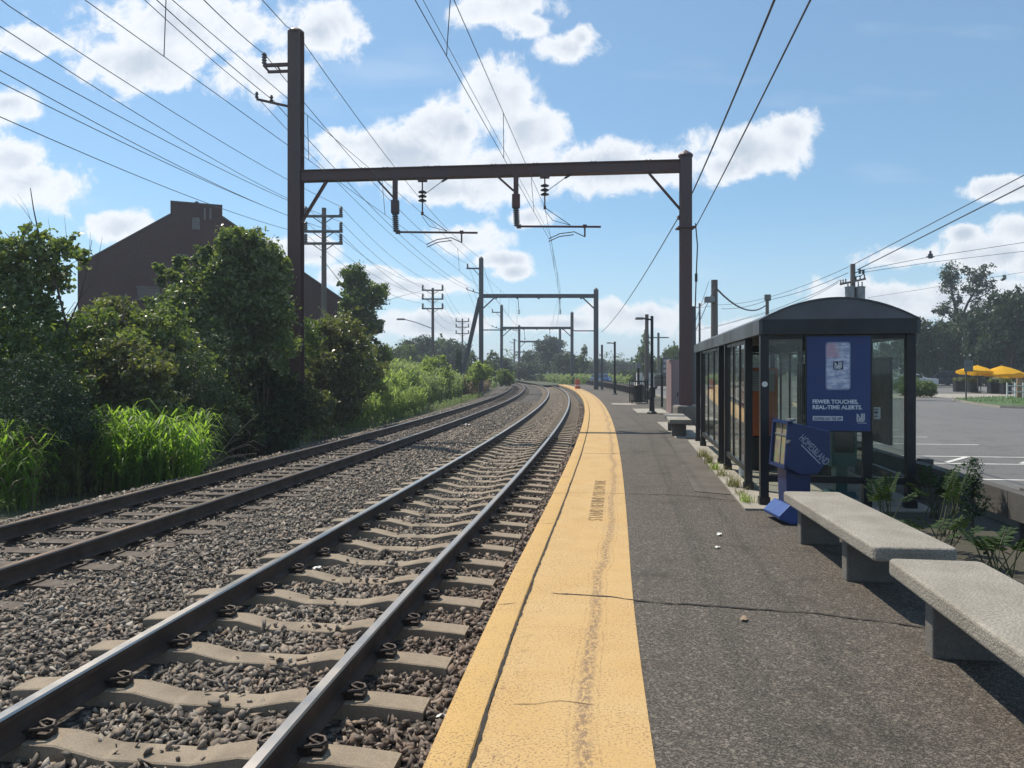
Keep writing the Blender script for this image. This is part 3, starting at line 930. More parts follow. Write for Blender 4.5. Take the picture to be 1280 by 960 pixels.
bm_ = MB(); hbeam(bm_, A, B, .34, .36)
bm_.bar(A - uy * .1, B - uy * .1, .02, .35)
bm_.build('beam', M_steel, PB, shift=sh)
mb = MB()      # bolt pairs along the beam top
for f in (.17, .23, .34, .37, .52, .63, .78, .92):
    for d in (-.06, .06):
        c = A.lerp(B, f) + ux * d + Vector((0, 0, .2)); mb.box(c, (.05, .05, .07))
mb.build('beam_bolts', M_steel, PB, shift=sh)
def brace(p, q_, w=.13, name='brace'):
    mb = MB(); mb.bar(p, q_, .05, w, up=uy); mb.bar(Vector(p) - uy * .03, Vector(q_) - uy * .03, .02, w * 1.3, up=uy)
    return mb.build(name, M_steel, PB, shift=sh)
brace(Lp(at(0, 278, 25.3).z) + ux * .2, Lp(zb_ - .19) + ux * 1.05, .16)
brace(Rp(at(0, 262, 24).z) - ux * .16, Rp(zb_ - .19) - ux * 1.15, .16)
mb = MB(); mb.box(Rp(at(0, 285, 24).z), (.55, .5, .05)); mb.box(Rp(at(0, 272, 24).z) - ux * .2, (.1, .2, .1)); mb.build('pole_collar', M_steel, PB, shift=sh)
# crossarms on the tall left post
zc = at(0, 84, 25.3).z
e = Lp(zc) - ux * 1.12
arm = MB(); arm.bar(Lp(zc + .1) - ux * .2, e + Vector((0, 0, .1)), .1, .1); arm.bar(Lp(zc - .12) - ux * .2, e + ux * .15 - Vector((0, 0, .12)), .08, .08)
arm.bar(e + Vector((0, 0, .1)), e + ux * .2 - Vector((0, 0, .12)), .09, .07); arm.bar(e + ux * .45 + Vector((0, 0, .1)), e + ux * .6 - Vector((0, 0, .12)), .05, .05); 
arm.bar(e + ux * .9 + Vector((0, 0, .1)), e + ux * .95 - Vector((0, 0, .12)), .05, .05)
ca = arm.build('crossarm', M_steel, PB, shift=sh)
insulator(MB(), e + Vector((.02, 0, .15)), e + Vector((.02, 0, .52)), .085, 4).build('insulator', M_insgrey, ca, shift=sh)
p1, p2 = at(342, 134, 25.3) + ux * .55, at(321, 124, 25.4)
arm = MB(); arm.bar(p1, p2, .07, .07); arm.tube([p1, p1 - Vector((0, 0, .35)) + ux * .05, p1 + ux * .1], .012)
lo = arm.build('crossarm', M_steel, PB, shift=sh)
for f in (.0, .45):
    c = p2.lerp(p1, f); insulator(MB(), c + Vector((0, 0, .03)), c + Vector((0, 0, .24)), .06, 2).build('insulator', M_insul, lo, shift=sh)
# registration assemblies
def assembly(px_post, px_sus, px_end, yt, yb, ye, Z):
    top = at(px_post, yt, Z); bot = at(px_post, yb, Z)
    z1 = at(0, yt + (yb - yt) * .42, Z).z; z2 = at(0, yt + (yb - yt) * .66, Z).z
    mb = MB(); mb.bar((top.x, top.y, zb_ - .19), (top.x, top.y, z1), .16, .12)
    dp = mb.build('drop_post', M_steel, PB, shift=sh)
    mb = MB(); mb.box((top.x, top.y, (z1 + z2) / 2), (.26, .2, z1 - z2), bev=.02); mb.build('clamp_box', M_steel, dp, shift=sh)
    mb = MB(); mb.bar(Vector((top.x, top.y, z1 + .12)) - ux * .08, Vector((top.x, top.y, zb_ - .19)) - ux * .62, .06, .08, up=uy); mb.build('brace', M_steel, dp, shift=sh)
    insulator(MB(), (top.x, top.y, z2 - .005), (top.x + .03, top.y, bot.z), .11, 9).build('insulator', M_insgrey, dp, shift=sh)
    a0 = Vector((top.x + .12, top.y, bot.z)); a1 = at(px_end, ye, Z)
    mb = MB(); mb.tube([a0, a1], .035, 8); mb.box(a0 - ux * .03, (.14, .1, .12)); mb.build('registration_arm', M_galv if False else M_steel, PB, shift=sh)
    f = at(px_end - 20, ye, Z)
    mb = MB(); mb.bar((f.x, f.y, a1.z), (f.x, f.y, a1.z - .32), .05, .05); mb.box((f.x, f.y, a1.z + .02), (.12, .08, .1))
    st = [(f.x, f.y, a1.z - .32), (f.x - .34, f.y, a1.z - .16), (f.x - .8, f.y, a1.z - .22), (f.x - 1.15, f.y, a1.z - .38)]
    mb.tube(st, .016, 6); mb.tube([(x, y + .18, z - .06) for x, y, z in st[1:]], .016, 6)
    mb.build('steady_arm', M_steel, PB, shift=sh)
    s0 = at(px_sus, 0, Z); zs = at(0, ye - 24, Z).z
    mb = MB(); mb.box((s0.x, s0.y, zb_ - .22), (.3, .25, .1)); mb.tube([(s0.x, s0.y, zb_ - .2), (s0.x, s0.y, zs)], .025, 6); mb.box((s0.x, s0.y, zs), (.08, .1, .1))
    h = mb.build('hanger', M_steel, PB, shift=sh)
    zi = zs + .38
    mb = MB()
    for j in range(3): mb.lathe([(.03, 0), (.13, .02), (.14, .05), (.04, .1)], (s0.x, s0.y, zi + j * .14), 12)
    mb.build('insulator', M_insul, h, shift=sh)
    mb = MB(); k_ = Vector((s0.x, s0.y, zb_ - .75)); mb.tube([k_, Vector((s0.x, s0.y, zb_ - .2)) + ux * .78], .012, 5); mb.tube([k_ + ux * .64 + Vector((0, 0, .45)), Vector((s0.x, s0.y, zb_ - .19)) + ux * .84], .035, 6)
    mb.tube([Vector((s0.x, s0.y, zs)), at(px_end - 38, ye - 2, Z)], .012, 5); mb.tube([Vector((s0.x, s0.y, zs - .1)), at(px_end - 60, ye - 8, Z), at(px_end - 38, ye - 2, Z)], .01, 5)
    mb.build('bridle_wire', M_wire, PB, shift=sh)
    return Vector((s0.x, s0.y, zs)), Vector(st[-1])
sus_f, con_f = assembly(494, 528, 597, 222, 290, 291, 24.85)
sus_n, con_n = assembly(645, 681, 751, 214, 283, 283.5, 24.4)
mb = MB(); mb.tube([Rp(6.3) + ux * .28 - uy * .2, Rp(5.6) + ux * .34 - uy * .2, Rp(4.6) + ux * .3 - uy * .2, Rp(3.2) + ux * .26 - uy * .2], .02, 6); mb.box(Rp(4.6) + ux * .3 - uy * .2, (.07, .07, .25)); mb.build('down_lead', M_wire, PB, shift=sh)
# concrete footing
ft = MB(); ft.box((Rp(0).x + .05, ZR_, .27), (.78, .8, .66), bev=.07); tag(ft.build('pole_footing', M_concd), 'rounded dark concrete block under the near portal post', 'footing')

# the portals farther round the curve
def far_portal(xl, yl, xr, yr, yb, Z, label, strut=False, span=False, w=.34):
    a, b = at(xl, yl, Z), at(xr, yr, Z)
    root = empty('catenary_portal', (b.x, b.y, 0), 0, label, 'catenary portal', 'steel catenary portals over the tracks')
    s = root.location.copy(); zb = at(0, yb, Z).z
    for p in (a, b):
        mb = MB(); mb.box((p.x, p.y, (p.z - .7) / 2), (w, w, p.z + .7)); mb.lathe([(w * .5, 0), (.05, .18)], (p.x, p.y, p.z), 8); mb.build('pole', M_steel_far, root, shift=s)
    mb = MB(); mb.bar((a.x + w / 2, a.y, zb), (b.x - w / 2, b.y, zb), .3, .36)
    for i in range(5):
        f = (i + .7) / 5.4; c = Vector((a.x, a.y, zb)).lerp(Vector((b.x, b.y, zb)), f); mb.box(c + Vector((0, 0, -.22)), (.18, .2, .14))
    mb.build('beam', M_steel_far, root, shift=s)
    for p, sg in ((a, 1), (b, -1)):
        mb = MB(); mb.bar((p.x + sg * w / 2, p.y, zb - 1.15), (p.x + sg * 1.25, p.y, zb - .17), .1, .12); mb.build('brace', M_steel_far, root, shift=s)
    zc = a.z - .95
    mb = MB(); mb.bar((a.x - w / 2, a.y, zc), (a.x - 1.4, a.y, zc), .1, .14); mb.bar((a.x - .1, a.y, zc - .75), (a.x - .75, a.y, zc - .05), .06, .06)
    c = mb.build('crossarm', M_steel_far, root, shift=s)
    insulator(MB(), (a.x - 1.3, a.y, zc + .05), (a.x - 1.3, a.y, zc + .45), .09, 3).build('insulator', M_insgrey, c, shift=s)
    mb = MB(); mb.bar((a.x - .1, a.y, zc - 2.4), (a.x - 1.35, a.y, zc - 2.0), .07, .07)
    for f in (.5, 1): mb.box((a.x - .1 - 1.25 * f, a.y, zc - 2.4 + .4 * f + .1), (.1, .1, .2))
    mb.build('crossarm', M_steel_far, root, shift=s)
    for f in (.32, .68):
        c = Vector((a.x, a.y, zb - .2)).lerp(Vector((b.x, b.y, zb - .2)), f)
        mb = MB(); mb.tube([c, c - Vector((-.1, 0, 1.2))], .03, 5)
        for j in range(3): mb.lathe([(.03, 0), (.13, .02), (.04, .1)], (c.x + .1, c.y, c.z - 1.5 + j * .14), 8)
        mb.build('hanger', M_steel_far, root, shift=s)
    if span:
        mb = MB(); zs = at(0, 412.5, Z).z
        mb.tube([(a.x + w / 2, a.y, zs), (a.x + .2 + (b.x - a.x) * .2, a.y, zs)], .06, 6); mb.tube([(b.x - w / 2, b.y, zs - .08), (b.x - 2.0, b.y, zs - .08), (b.x - 2.5, b.y, zs + .2)], .06, 6)
        mb.build('side_pipe', M_steel_far, root, shift=s)
    if strut:
        mb = MB(); mb.bar(at(600, 372, Z), (at(572, 480, Z).x, Z + .3, -.6), .34, .34); mb.build('raking_strut', M_steel_far, root, shift=s)
    return root, a, b
P2, a2, b2 = far_portal(601.5, 323, 745, 362, 370, 72, 'second grey portal along the line, braced by a raking strut', True, True, .42)
P3, a3, b3 = far_portal(627, 382, 715, 391, 410, 108, 'third portal along the line, standing before the dark trees', w=.42)
P4, a4, b4 = far_portal(649, 407, 700, 410, 427, 160, 'fourth portal along the line, half lost among the dark trees', w=.5)
P5, a5, b5 = far_portal(643, 424, 676, 426, 440, 230, 'farthest small portal glimpsed left of the dark trees', w=.5)

# ------------------------------------------------------------------ wires
def wire(pts_, sag, r, label, group, mat=M_wire, n=14, cat='overhead wire'):
    pts_ = [Vector(p) for p in pts_]
    if not isinstance(sag, (list, tuple)): sag = [sag] * (len(pts_) - 1)
    L = []
    for a, b, s in zip(pts_, pts_[1:], sag):
        for i in range(n):
            f = i / n; p = a.lerp(b, f); p.z -= 4 * s * f * (1 - f); L.append(p)
    L.append(pts_[-1])
    o = MB().tube(L, r, 5).build('overhead_wire', mat)
    return tag(o, label, cat, group)
GW = 'wires over the two tracks'
ZB = -16.0
def track_wire(off, zc, endp2, endp3, Z1pt, r, label, sag):
    p0 = P(ZB, off, zc)
    pts_ = [p0, Z1pt, endp2, endp3, P(160, off, zc - .3)]
    return wire(pts_, [sag, sag, sag * .6, 0.3], r, label, GW, n=18)
def mid_curve(off, z, Z1pt, Z2, Z3):
    return [P(-16, off + .1, z), P(4, off + .15, z)]
# contact wires
def polyw(pts_, r, label, sag=0.0): return wire(pts_, sag, r, label, GW, n=8)
cn = [P(-16, 0, 6.15), P(4, -.05, 6.12), con_n + Vector((0, 0, 0)), P(48, .2, 6.1), P(72, .1, 6.15), P(108, .1, 6.1), P(160, .1, 6.0)]
polyw(cn, .006, 'contact wire hanging over the near track')
polyw([p + Vector((.06, .1, .09)) for p in cn], .004, 'second wire running just above the contact wire of the near track')
mn = [P(-16, .05, 7.6), P(4, .1, 6.95), sus_n, P(48, .2, 6.9), Vector((P(72, .1).x, 72, 8.2)), P(90, .1, 7.0), Vector((P(108, .1).x, 108, 7.4)), P(160, 0, 7.0)]
polyw(mn, .0065, 'carrier wire above the near track, tied to the beam by an insulator')
cf = [P(-16, -3.85, 6.2), P(4, -3.9, 6.15), con_f, P(48, -3.75, 6.1), P(72, -3.8, 6.15), P(108, -3.8, 6.1), P(160, -3.8, 6.0)]
polyw(cf, .006, 'contact wire hanging over the far track')
mf = [P(-16, -3.8, 7.7), P(4, -3.8, 6.95), sus_f, P(48, -3.7, 6.9), Vector((P(72, -3.75).x, 72, 8.2)), P(90, -3.8, 7.0), Vector((P(108, -3.8).x, 108, 7.4)), P(160, -3.9, 7.0)]
polyw(mf, .0065, 'carrier wire above the far track, tied to the beam by an insulator')
def lerp_at(L, Zq):
    for a, b in zip(L, L[1:]):
        if a.y <= Zq <= b.y: return a.lerp(b, (Zq - a.y) / (b.y - a.y))
    return L[-1]
kd = 0
for c, m_, nm in ((cn, mn, 'near'), (cf, mf, 'far')):
    for Zq in (6.5, 10.6, 15.5, 20.5, 32, 40, 50, 60, 80):
        a, b = lerp_at(c, Zq), lerp_at(m_, Zq)
        if b.z < a.z + .1: continue
        o = MB().tube([a, b], .007, 5).build('dropper_wire', M_wire)
        tag(o, 'short upright dropper wire joining carrier and contact wire over the %s track' % nm, 'dropper wire', 'droppers between carrier and contact wires')
# feeders on the right posts
def on(px, py, Z): return at(px, py, Z)
wire([at(1075, -235, 9.0) + Vector((-.5, -6, 0)), at(968, 0, 11.4), at(866, 240, 23.9), at(752, 415, 70)], [0, .05, .5], .021, 'heavier black feeder wire strung from post to post above the platform', 'feeder wires on the portal posts')
wire([at(1150, -255, 6.5), at(1013, 0, 9.5), at(870, 283, 23.9)], [0, .04], .015, 'thin feeder wire ending at the collar of the near right post', 'feeder wires on the portal posts')
# wires on the tall left post
PT = at(370, 40, 25.3)
wire([at(270, -70, 14), at(328, 0, 19.0), at(358, 33, 24), PT, Vector((a2.x, a2.y, a2.z)), Vector((a3.x, a3.y, a3.z)), a4], [0, 0, 0, .9, .9, .6], .014, 'earth wire over the tops of the left posts', 'wires on the left posts')
e2 = Vector((a2.x - 1.3, a2.y, a2.z - .5)); e3 = Vector((a3.x - 1.3, a3.y, a3.z - .5))
wire([at(170, -90, 13), at(255, 0, 17.5), at(331, 68, 25.3), e2, e3], [0, .05, 1.0, .8], .014, 'feeder wire resting on the stout upper crossarm of the left post', 'wires on the left posts')
f2 = Vector((a2.x - 1.35, a2.y, a2.z - 2.9)); f3 = Vector((a3.x - 1.35, a3.y, a3.z - 2.9))
wire([at(120, -70, 14), at(196, 0, 18), at(342, 126, 25.3), f2 + Vector((.6, 0, 0)), f3], [0, .05, .9, .8], .013, 'signal wire on the inner insulator of the lower crossarm', 'wires on the left posts')
wire([at(105, -75, 14), at(181, 0, 18), at(321, 121, 25.4), f2, f3 - Vector((.2, 0, 0))], [0, .05, .9, .8], .011, 'signal wire on the outer insulator of the lower crossarm', 'wires on the left posts')

# ------------------------------------------------------------------ the three-armed power line on the left
def power_pole(px, yt, ya, hw, Z, label):
    top = at(px, yt, Z); root = empty('power_pole', (top.x, Z, -.6), 0, label, 'power pole', 'power poles with three crossarms')
    s = root.location.copy()
    MB().tube([(top.x, Z, -.6), (top.x, Z, top.z)], [.19, .13], 10).build('pole', M_wood, root, shift=s)
    ends = []
    for y in ya:
        zc = at(0, y, Z).z; w = hw * Z / F
        mb = MB(); mb.box((top.x, Z - .16, zc), (2 * w, .12, .14))
        for sg in (-1, 1): mb.bar((top.x + sg * w * .55, Z - .18, zc - .05), (top.x, Z - .18, zc - w * .42), .03, .05)
        c = mb.build('crossarm', M_wood, root, shift=s)
        for sg in (-1, 1):
            b = Vector((top.x + sg * (w - .1), Z - .16, zc + .07))
            insulator(MB(), b, b + Vector((0, 0, .5)), .12, 4).build('insulator', M_insgrey, c, shift=s)
            ends.append(b + Vector((0, 0, .5)))
    return ends
E1 = power_pole(405, 260, (271, 290, 305), 24, 45, 'wooden power pole with three crossarms just right of the tall left post')
E2 = power_pole(541, 360, (363, 374, 386), 13.5, 80, 'wooden power pole with three crossarms over the far green trees')
E3 = power_pole(578, 398, (402, 409, 417), 8.5, 127, 'small distant power pole with three crossarms behind the raking strut')
edge = [(0, 33), (12, 8), (0, 88), (0, 64), (0, 146), (0, 103)]
nm = ['top left', 'top right', 'middle left', 'middle right', 'bottom left', 'bottom right']
for i in range(6):
    a = at(edge[i][0], edge[i][1], 17.5); d = (E1[i] - a).normalized()
    wire([a - d * 14 + Vector((0, 0, 2.2)), a, E1[i], E2[i], E3[i], E3[i] + Vector((0, 40, -1.5))], [0.1, .28, .9, 1.0, .3], .0125, 'power wire carried by the %s insulators of the three-armed poles' % nm[i], 'wires of the power line')
M_guy = M_galv
wire([at(400, 320, 45), at(425, 352, 50), at(438, 375, 54)], 0, .02, 'guy wire with beads slanting from the three-armed pole', 'guy wires', cat='guy wire')
# street light arm among the far left trees
sl = empty('street_lamp', (at(541, 470, 84).x - 3.5, 84, -.6), 0, 'grey curved street lamp arm reaching out over the far left trees', 'street lamp')
s = sl.location.copy()
mb = MB(); mb.tube([at(541, 411, 84), at(520, 403, 84), at(505, 399, 84)], .05, 6); mb.build('lamp_arm', M_galv, sl, shift=s)
mb = MB(); mb.lathe([(.05, -.4), (.16, -.2), (.16, .2), (.05, .4)], (at(500, 398.5, 84).x, 84, at(0, 398.5, 84).z), 8, 'X') if False else mb.box(at(501, 399, 84), (.9, .3, .2), bev=.06); mb.build('lamp_head', M_galv, sl, shift=s)
mb = MB(); mb.tube([at(541, 480, 84), at(541, 405, 84)], .09, 6); mb.build('lamp_post', M_wood, sl, shift=s)

# ------------------------------------------------------------------ brick building
def brick_building():
    k = 1 / (50.0 * 213)
    def wp(px, py):
        Z = 1 / (k * (213 - .0769 * (px - 213))); return at(px, py, Z)
    a, b = wp(97, 326), wp(450, 385)
    d = Vector((b.x - a.x, b.y - a.y, 0)); Ln = d.length; d.normalize()
    root = empty('brick_building', (a.x, a.y, -.6), math.atan2(d.y, d.x), 'dark brick building with a stepped gable behind the bushes', 'building')
    loc = lambda px, py: ((wp(px, py) - a).dot(d), wp(px, py).z + .6)
    up = lambda px, py: loc(px, py)
    l0, l1, p0, p1, p2, p3 = up(97, 326), up(107, 326), up(213, 268), up(213, 252), up(278, 257.5), up(278, 271)
    re = up(448, 388)
    poly = [(0, 0), (0, l0[1]), (l1[0], l1[1]), p0, p1, p2, p3, re, (re[0], 0)]
    MB().prism(poly, 0, .35, 'Y').build('gable_wall', M_brick, root)
    ins = [(.1, 0), (.1, l0[1] - .25), (l1[0], l1[1] - .2), ((p1[0] + p2[0]) / 2, (p0[1] + p3[1]) / 2 + .9), (re[0] - .1, re[1] - .2), (re[0] - .1, 0)]
    MB().prism(ins, .36, 24, 'Y').build('building_body', M_brick, root)
    mb = MB()
    apex = ins[3]
    mb.bar((l1[0] - .4, 12.3, l1[1] - .1), (l1[0] - .4, 12.31, l1[1] - .1), .1, .1)
    mb.prism([(l1[0] - .3, l1[1] - .25), (apex[0], apex[1] + .0), (re[0] + .2, re[1] - .25), (re[0] + .2, re[1] - .1), (apex[0], apex[1] + .16), (l1[0] - .3, l1[1] - .1)], .4, 24.3, 'Y').build('roof', surf('slate_roof', (0.06, 0.06, 0.065), 0.8), root)
    cop = MB()
    for q0, q1 in ((l1, p0), (p3, re), (p1, p2)):
        cop.bar((q0[0], .16, q0[1] + .03), (q1[0], .16, q1[1] + .03), .46, .07)
    cop.build('coping', surf('coping_stone', (0.13, 0.115, 0.11), 0.9), root)
    lv = up(245, 272), up(245, 287)
    mb = MB(); x = lv[0][0]
    for i in range(7): mb.box((x, -.02, lv[1][1] + (lv[0][1] - lv[1][1]) * (i + .5) / 7), (.34, .05, .08))
    mb.box((x - .2, -.02, (lv[0][1] + lv[1][1]) / 2), (.05, .08, lv[0][1] - lv[1][1])); mb.box((x + .2, -.02, (lv[0][1] + lv[1][1]) / 2), (.05, .08, lv[0][1] - lv[1][1]))
    mb.build('louvre', surf('louvre_grey', (0.25, 0.25, 0.25), 0.7), root)
    for (px0, px1, py0, py1) in ((222, 234, 320, 334), (172, 200, 360, 374), (285, 300, 324, 340)):
        c0, c1 = up(px0, py0), up(px1, py1)
        mb = MB(); mb.box(((c0[0] + c1[0]) / 2, -.03, (c0[1] + c1[1]) / 2), (c1[0] - c0[0], .06, c0[1] - c1[1]))
        w = mb.build('window', M_carglass, root)
        mb = MB(); mb.box(((c0[0] + c1[0]) / 2, -.08, c1[1] - .08), (c1[0] - c0[0] + .3, .2, .14)); mb.box(((c0[0] + c1[0]) / 2, -.05, c0[1] + .08), (c1[0] - c0[0] + .2, .12, .14)); mb.build('sill', surf('sill_stone', (0.12, 0.11, 0.105), 0.8), w)
    mb = MB()
    for px in (256, 263): 
        c = up(px, 258); mb.box((c[0], -.05, c[1] - .5), (.12, .12, .75))
    mb.build('vent_stack', surf('vent_grey', (0.2, 0.18, 0.18), 0.7), root)
brick_building()

# ------------------------------------------------------------------ vegetation
def leaf_cloud(name, lobes, n, size, mat, parent=None, seed=0, clump=0.3, per=40, aspect=0.5, droop=0.25, up=0.5, jit=0.55, kind=None, shell=(0.5, 1.04)):
    """n leaves in clumps spread through the lobes (x,y,z,rx,ry,rz); every leaf is one folded four-sided face"""
    r = np.random.default_rng(seed)
    lob = np.array(lobes, dtype=float)
    wgt = (lob[:, 3] * lob[:, 4] + lob[:, 4] * lob[:, 5] + lob[:, 3] * lob[:, 5]); wgt /= wgt.sum()
    nc = max(1, n // per)
    li = r.choice(len(lob), nc, p=wgt)
    d = r.normal(size=(nc, 3)); d /= np.linalg.norm(d, axis=1)[:, None]
    rad = r.uniform(shell[0], shell[1], nc)
    cc = lob[li, :3] + d * rad[:, None] * lob[li, 3:]
    cr = lob[li, 3:].mean(1) * clump * r.uniform(0.6, 1.3, nc)
    ci = r.integers(0, nc, n)
    off = r.normal(size=(n, 3)) * (cr[ci] * 0.55)[:, None]; off[:, 2] *= 0.75
    p = cc[ci] + off
    nrm = r.normal(size=(n, 3)); nrm[:, 2] += up; nrm += d[ci] * 0.6
    nrm /= np.linalg.norm(nrm, axis=1)[:, None]
    a = r.normal(size=(n, 3)); a[:, 2] -= droop
    a -= nrm * (a * nrm).sum(1)[:, None]; a /= np.linalg.norm(a, axis=1)[:, None] + 1e-9
    b = np.cross(nrm, a)
    L = size * r.uniform(1 - jit, 1 + jit, n)
    Wd = L * aspect * r.uniform(0.8, 1.2, n)
    v = np.empty((n, 4, 3))
    v[:, 0] = p - a * (L / 2)[:, None]
    v[:, 1] = p + b * (Wd / 2)[:, None] + nrm * (Wd * .18)[:, None] - a * (L * .06)[:, None]
    v[:, 2] = p + a * (L / 2)[:, None]
    v[:, 3] = p - b * (Wd / 2)[:, None] + nrm * (Wd * .18)[:, None] - a * (L * .06)[:, None]
    me = np_mesh(name, v.reshape(-1, 3), np.arange(n * 4), 4)
    o = link_mesh(name, me, mat, parent)
    if kind: o['kind'] = kind
    return o

def limbs(name, base, tips, r0, parent, mat=None, seed=0, split=0.35):
    r = random.Random(seed); mb = MB()
    base = Vector(base)
    mz = min(t[2] for t in tips)
    fork = base + Vector((0, 0, max(.15, (mz - base.z) * split)))
    mb.tube([base - Vector((0, 0, .15)), base + (fork - base) * .5 + Vector((r.uniform(-.05, .05), 0, 0)), fork], [r0 * 1.25, r0, r0 * .85], 7)
    for t in tips:
        t = Vector(t); m1 = fork.lerp(t, .4) + Vector((r.uniform(-.12, .12), r.uniform(-.12, .12), .1)) * (t - fork).length * .5
        rr = r0 * .5
        mb.tube([fork - Vector((0, 0, .02)), m1, t], [rr, rr * .6, rr * .22], 5, cap=False)
        for _ in range(3):
            f = r.uniform(.3, .9); q_ = m1.lerp(t, f); e_ = q_ + Vector((r.gauss(0, .4), r.gauss(0, .4), r.uniform(.05, .5))) * (t - fork).length * .35
            mb.tube([q_, q_.lerp(e_, .5) + Vector((0, 0, .04)), e_], [rr * .3, rr * .2, rr * .08], 4, cap=False)
    return mb.build(name, mat or M_bark, parent, smooth=True)

def auto_lobes(r, z0, z1, n, seed, flat=1.0, top=0.6):
    q_ = random.Random(seed); out = []
    for i in range(n):
        f = (i + .5) / n
        z = z0 + (z1 - z0) * (0.12 + 0.76 * f)
        prof = math.sin(PI * min(1, max(0.06, (0.18 + 0.72 * f)))) ** top
        a = q_.uniform(0, 2 * PI); rr = r * prof * q_.uniform(0.25, 0.72)
        lr = r * q_.uniform(0.32, 0.5) * (0.6 + 0.5 * prof)
        out.append((math.cos(a) * rr, math.sin(a) * rr * flat, z, lr, lr * flat, lr * q_.uniform(.7, 1.0)))
    for i in range(n):
        o = q_.choice(out[:n]); a = q_.uniform(0, 2 * PI); e_ = q_.uniform(-.2, 1.2); k2 = q_.uniform(.85, 1.15)
        out.append((o[0] + math.cos(a) * math.cos(e_) * o[3] * k2, o[1] + math.sin(a) * math.cos(e_) * o[4] * k2, o[2] + math.sin(e_) * o[5] * k2, o[3] * q_.uniform(.18, .36), o[4] * q_.uniform(.18, .36), o[5] * q_.uniform(.18, .4)))
    tpz = max(o[2] + o[5] for o in out); k = (z1 - z0) / (tpz - z0)
    return [(o[0], o[1], z0 + (o[2] - z0) * k, o[3], o[4], o[5] * k) for o in out]

def twigs(L, root, seed, mat):
    """thin shoots that arch out past the foliage, some bare, some with a few leaves"""
    r = random.Random(seed * 7); mb = MB(); lv = []
    hi = sorted(L, key=lambda l: -l[2])[:max(4, len(L) // 2)]
    for _ in range(20):
        l = r.choice(hi); a = r.uniform(0, 2 * PI); b0 = Vector(l[:3]); ln = l[3] * r.uniform(1.0, 2.0)
        d = Vector((math.cos(a) * .7, math.sin(a) * .7, r.uniform(.35, 1.3))).normalized()
        p1 = b0 + d * ln * .55; p2 = b0 + d * ln + Vector((0, 0, -.05)); p3 = p2 + Vector((d.x * .3, d.y * .3, -.22 * r.random())) * ln * .6
        mb.tube([(0, 0, .1), b0 * .5, b0, p1, p2, p3], [.02, .016, .012, .009, .006, .003], 4, cap=False)
        if r.random() < .7:
            for f in (.0, .35, .7, 1.0):
                q3 = p1.lerp(p3, f); lv.append((q3.x, q3.y, q3.z, .09, .09, .08))
    mb.build('twigs', M_twig, root)
    if lv: leaf_cloud('shoot_leaves', lv, len(lv) * 9, .1, mat, root, seed + 3, .6, 5, .5)
M_twig = surf('twig_brown', (0.14, 0.115, 0.09), .9)

def shrub(px, ytop, Z, r, n, size, mat, label, name='bush', seed=1, zb=-0.6, lob=11, cat='bush', group='bushes beside the tracks', low=0.0, per=28, clump=.28, aspect=.5, top=.6, flat=1.0, up=.5, r0=.06, tips=6):
    b = at(px, 0, Z); zt = at(0, ytop, Z).z
    root = empty(name, (b.x, Z, zb), 0, label, cat, group)
    L = auto_lobes(r, low, zt - zb, lob, seed, flat, top)
    leaf_cloud('crown' if cat == 'tree' else 'foliage', L, n, size, mat, root, seed, clump, per, aspect, up=up)
    q_ = random.Random(seed + 99)
    if cat == 'bush' and aspect > .4 and n > 9000: twigs(L, root, seed, mat)
    ts = [(l[0], l[1], l[2]) for l in q_.sample(L, min(tips, len(L)))]
    limbs('trunk' if cat == 'tree' else 'stem', (0, 0, 0), ts, r0, root, seed=seed)
    return root, L

BG = 'bushes beside the tracks'
# left group, from the photo's edge rightwards
r_, L_ = shrub(-6, 372, 15.2, 1.75, 24000, .115, L_mid, 'dense dark bush at the left edge under the vine covered branches', seed=11)
# the open vine-hung small tree standing in it
b = at(45, 0, 15.4); root = empty('vine_hung_tree', (b.x, 15.4, -.6), 0, 'spindly tree at the left edge, hung with round vine leaves', 'tree', BG)
def loc(px, py, dz=0): p = at(px, py, 15.4 + dz); return Vector((p.x - b.x, p.y - 15.4, p.z + .6))
vl = [(15, 318, 24), (38, 300, 18), (62, 312, 20), (58, 340, 20), (88, 312, 12), (100, 322, 10), (76, 350, 15), (8, 345, 24), (28, 345, 20), (112, 296, 6), (130, 292, 4), (20, 372, 22), (52, 378, 18), (88, 342, 9), (-20, 330, 28), (95, 300, 8)]
leaf_cloud('crown', [tuple(loc(x, y, random.uniform(-.4, .5))) + (w * 15.4 / F,) * 3 for x, y, w in vl], 5200, .1, L_light, root, 31, .5, 14, .85, up=.3)
mb = MB()
for path, rr in (([(78, 470), (84, 410), (72, 362), (58, 330), (48, 290), (42, 262), (38, 235)], .03), ([(84, 410), (100, 372), (108, 340), (115, 300)], .018), ([(100, 372), (117, 352), (124, 318), (128, 296)], .01), ([(72, 362), (40, 330), (14, 300), (6, 290)], .02), ([(48, 290), (30, 262), (16, 246)], .006), ([(108, 340), (112, 310), (113, 290)], .008), ([(40, 280), (34, 262), (22, 242)], .005), ([(84, 305), (82, 285), (80, 268)], .006), ([(64, 300), (62, 285), (60, 272)], .006), ([(88, 330), (104, 322), (118, 322), (126, 330)], .006)):
    mb.tube([loc(x, y) for x, y in path], [rr * (1 - .75 * i / (len(path) - 1)) for i in range(len(path))], 5, cap=False)
mb.tube([(loc(78, 470).x, 0, -.1), loc(78, 470)], [.05, .03], 6)
mb.build('trunk', M_bark, root, smooth=True)
shrub(55, 440, 14.0, 1.35, 26000, .06, L_conif, 'low dark feathery evergreen behind the left reeds', 'evergreen_shrub', 13, aspect=.28, up=.2, clump=.26)
shrub(112, 383, 17.2, 1.55, 17000, .12, L_light, 'grey green bush left of the brick gable with shiny leaves', seed=14)
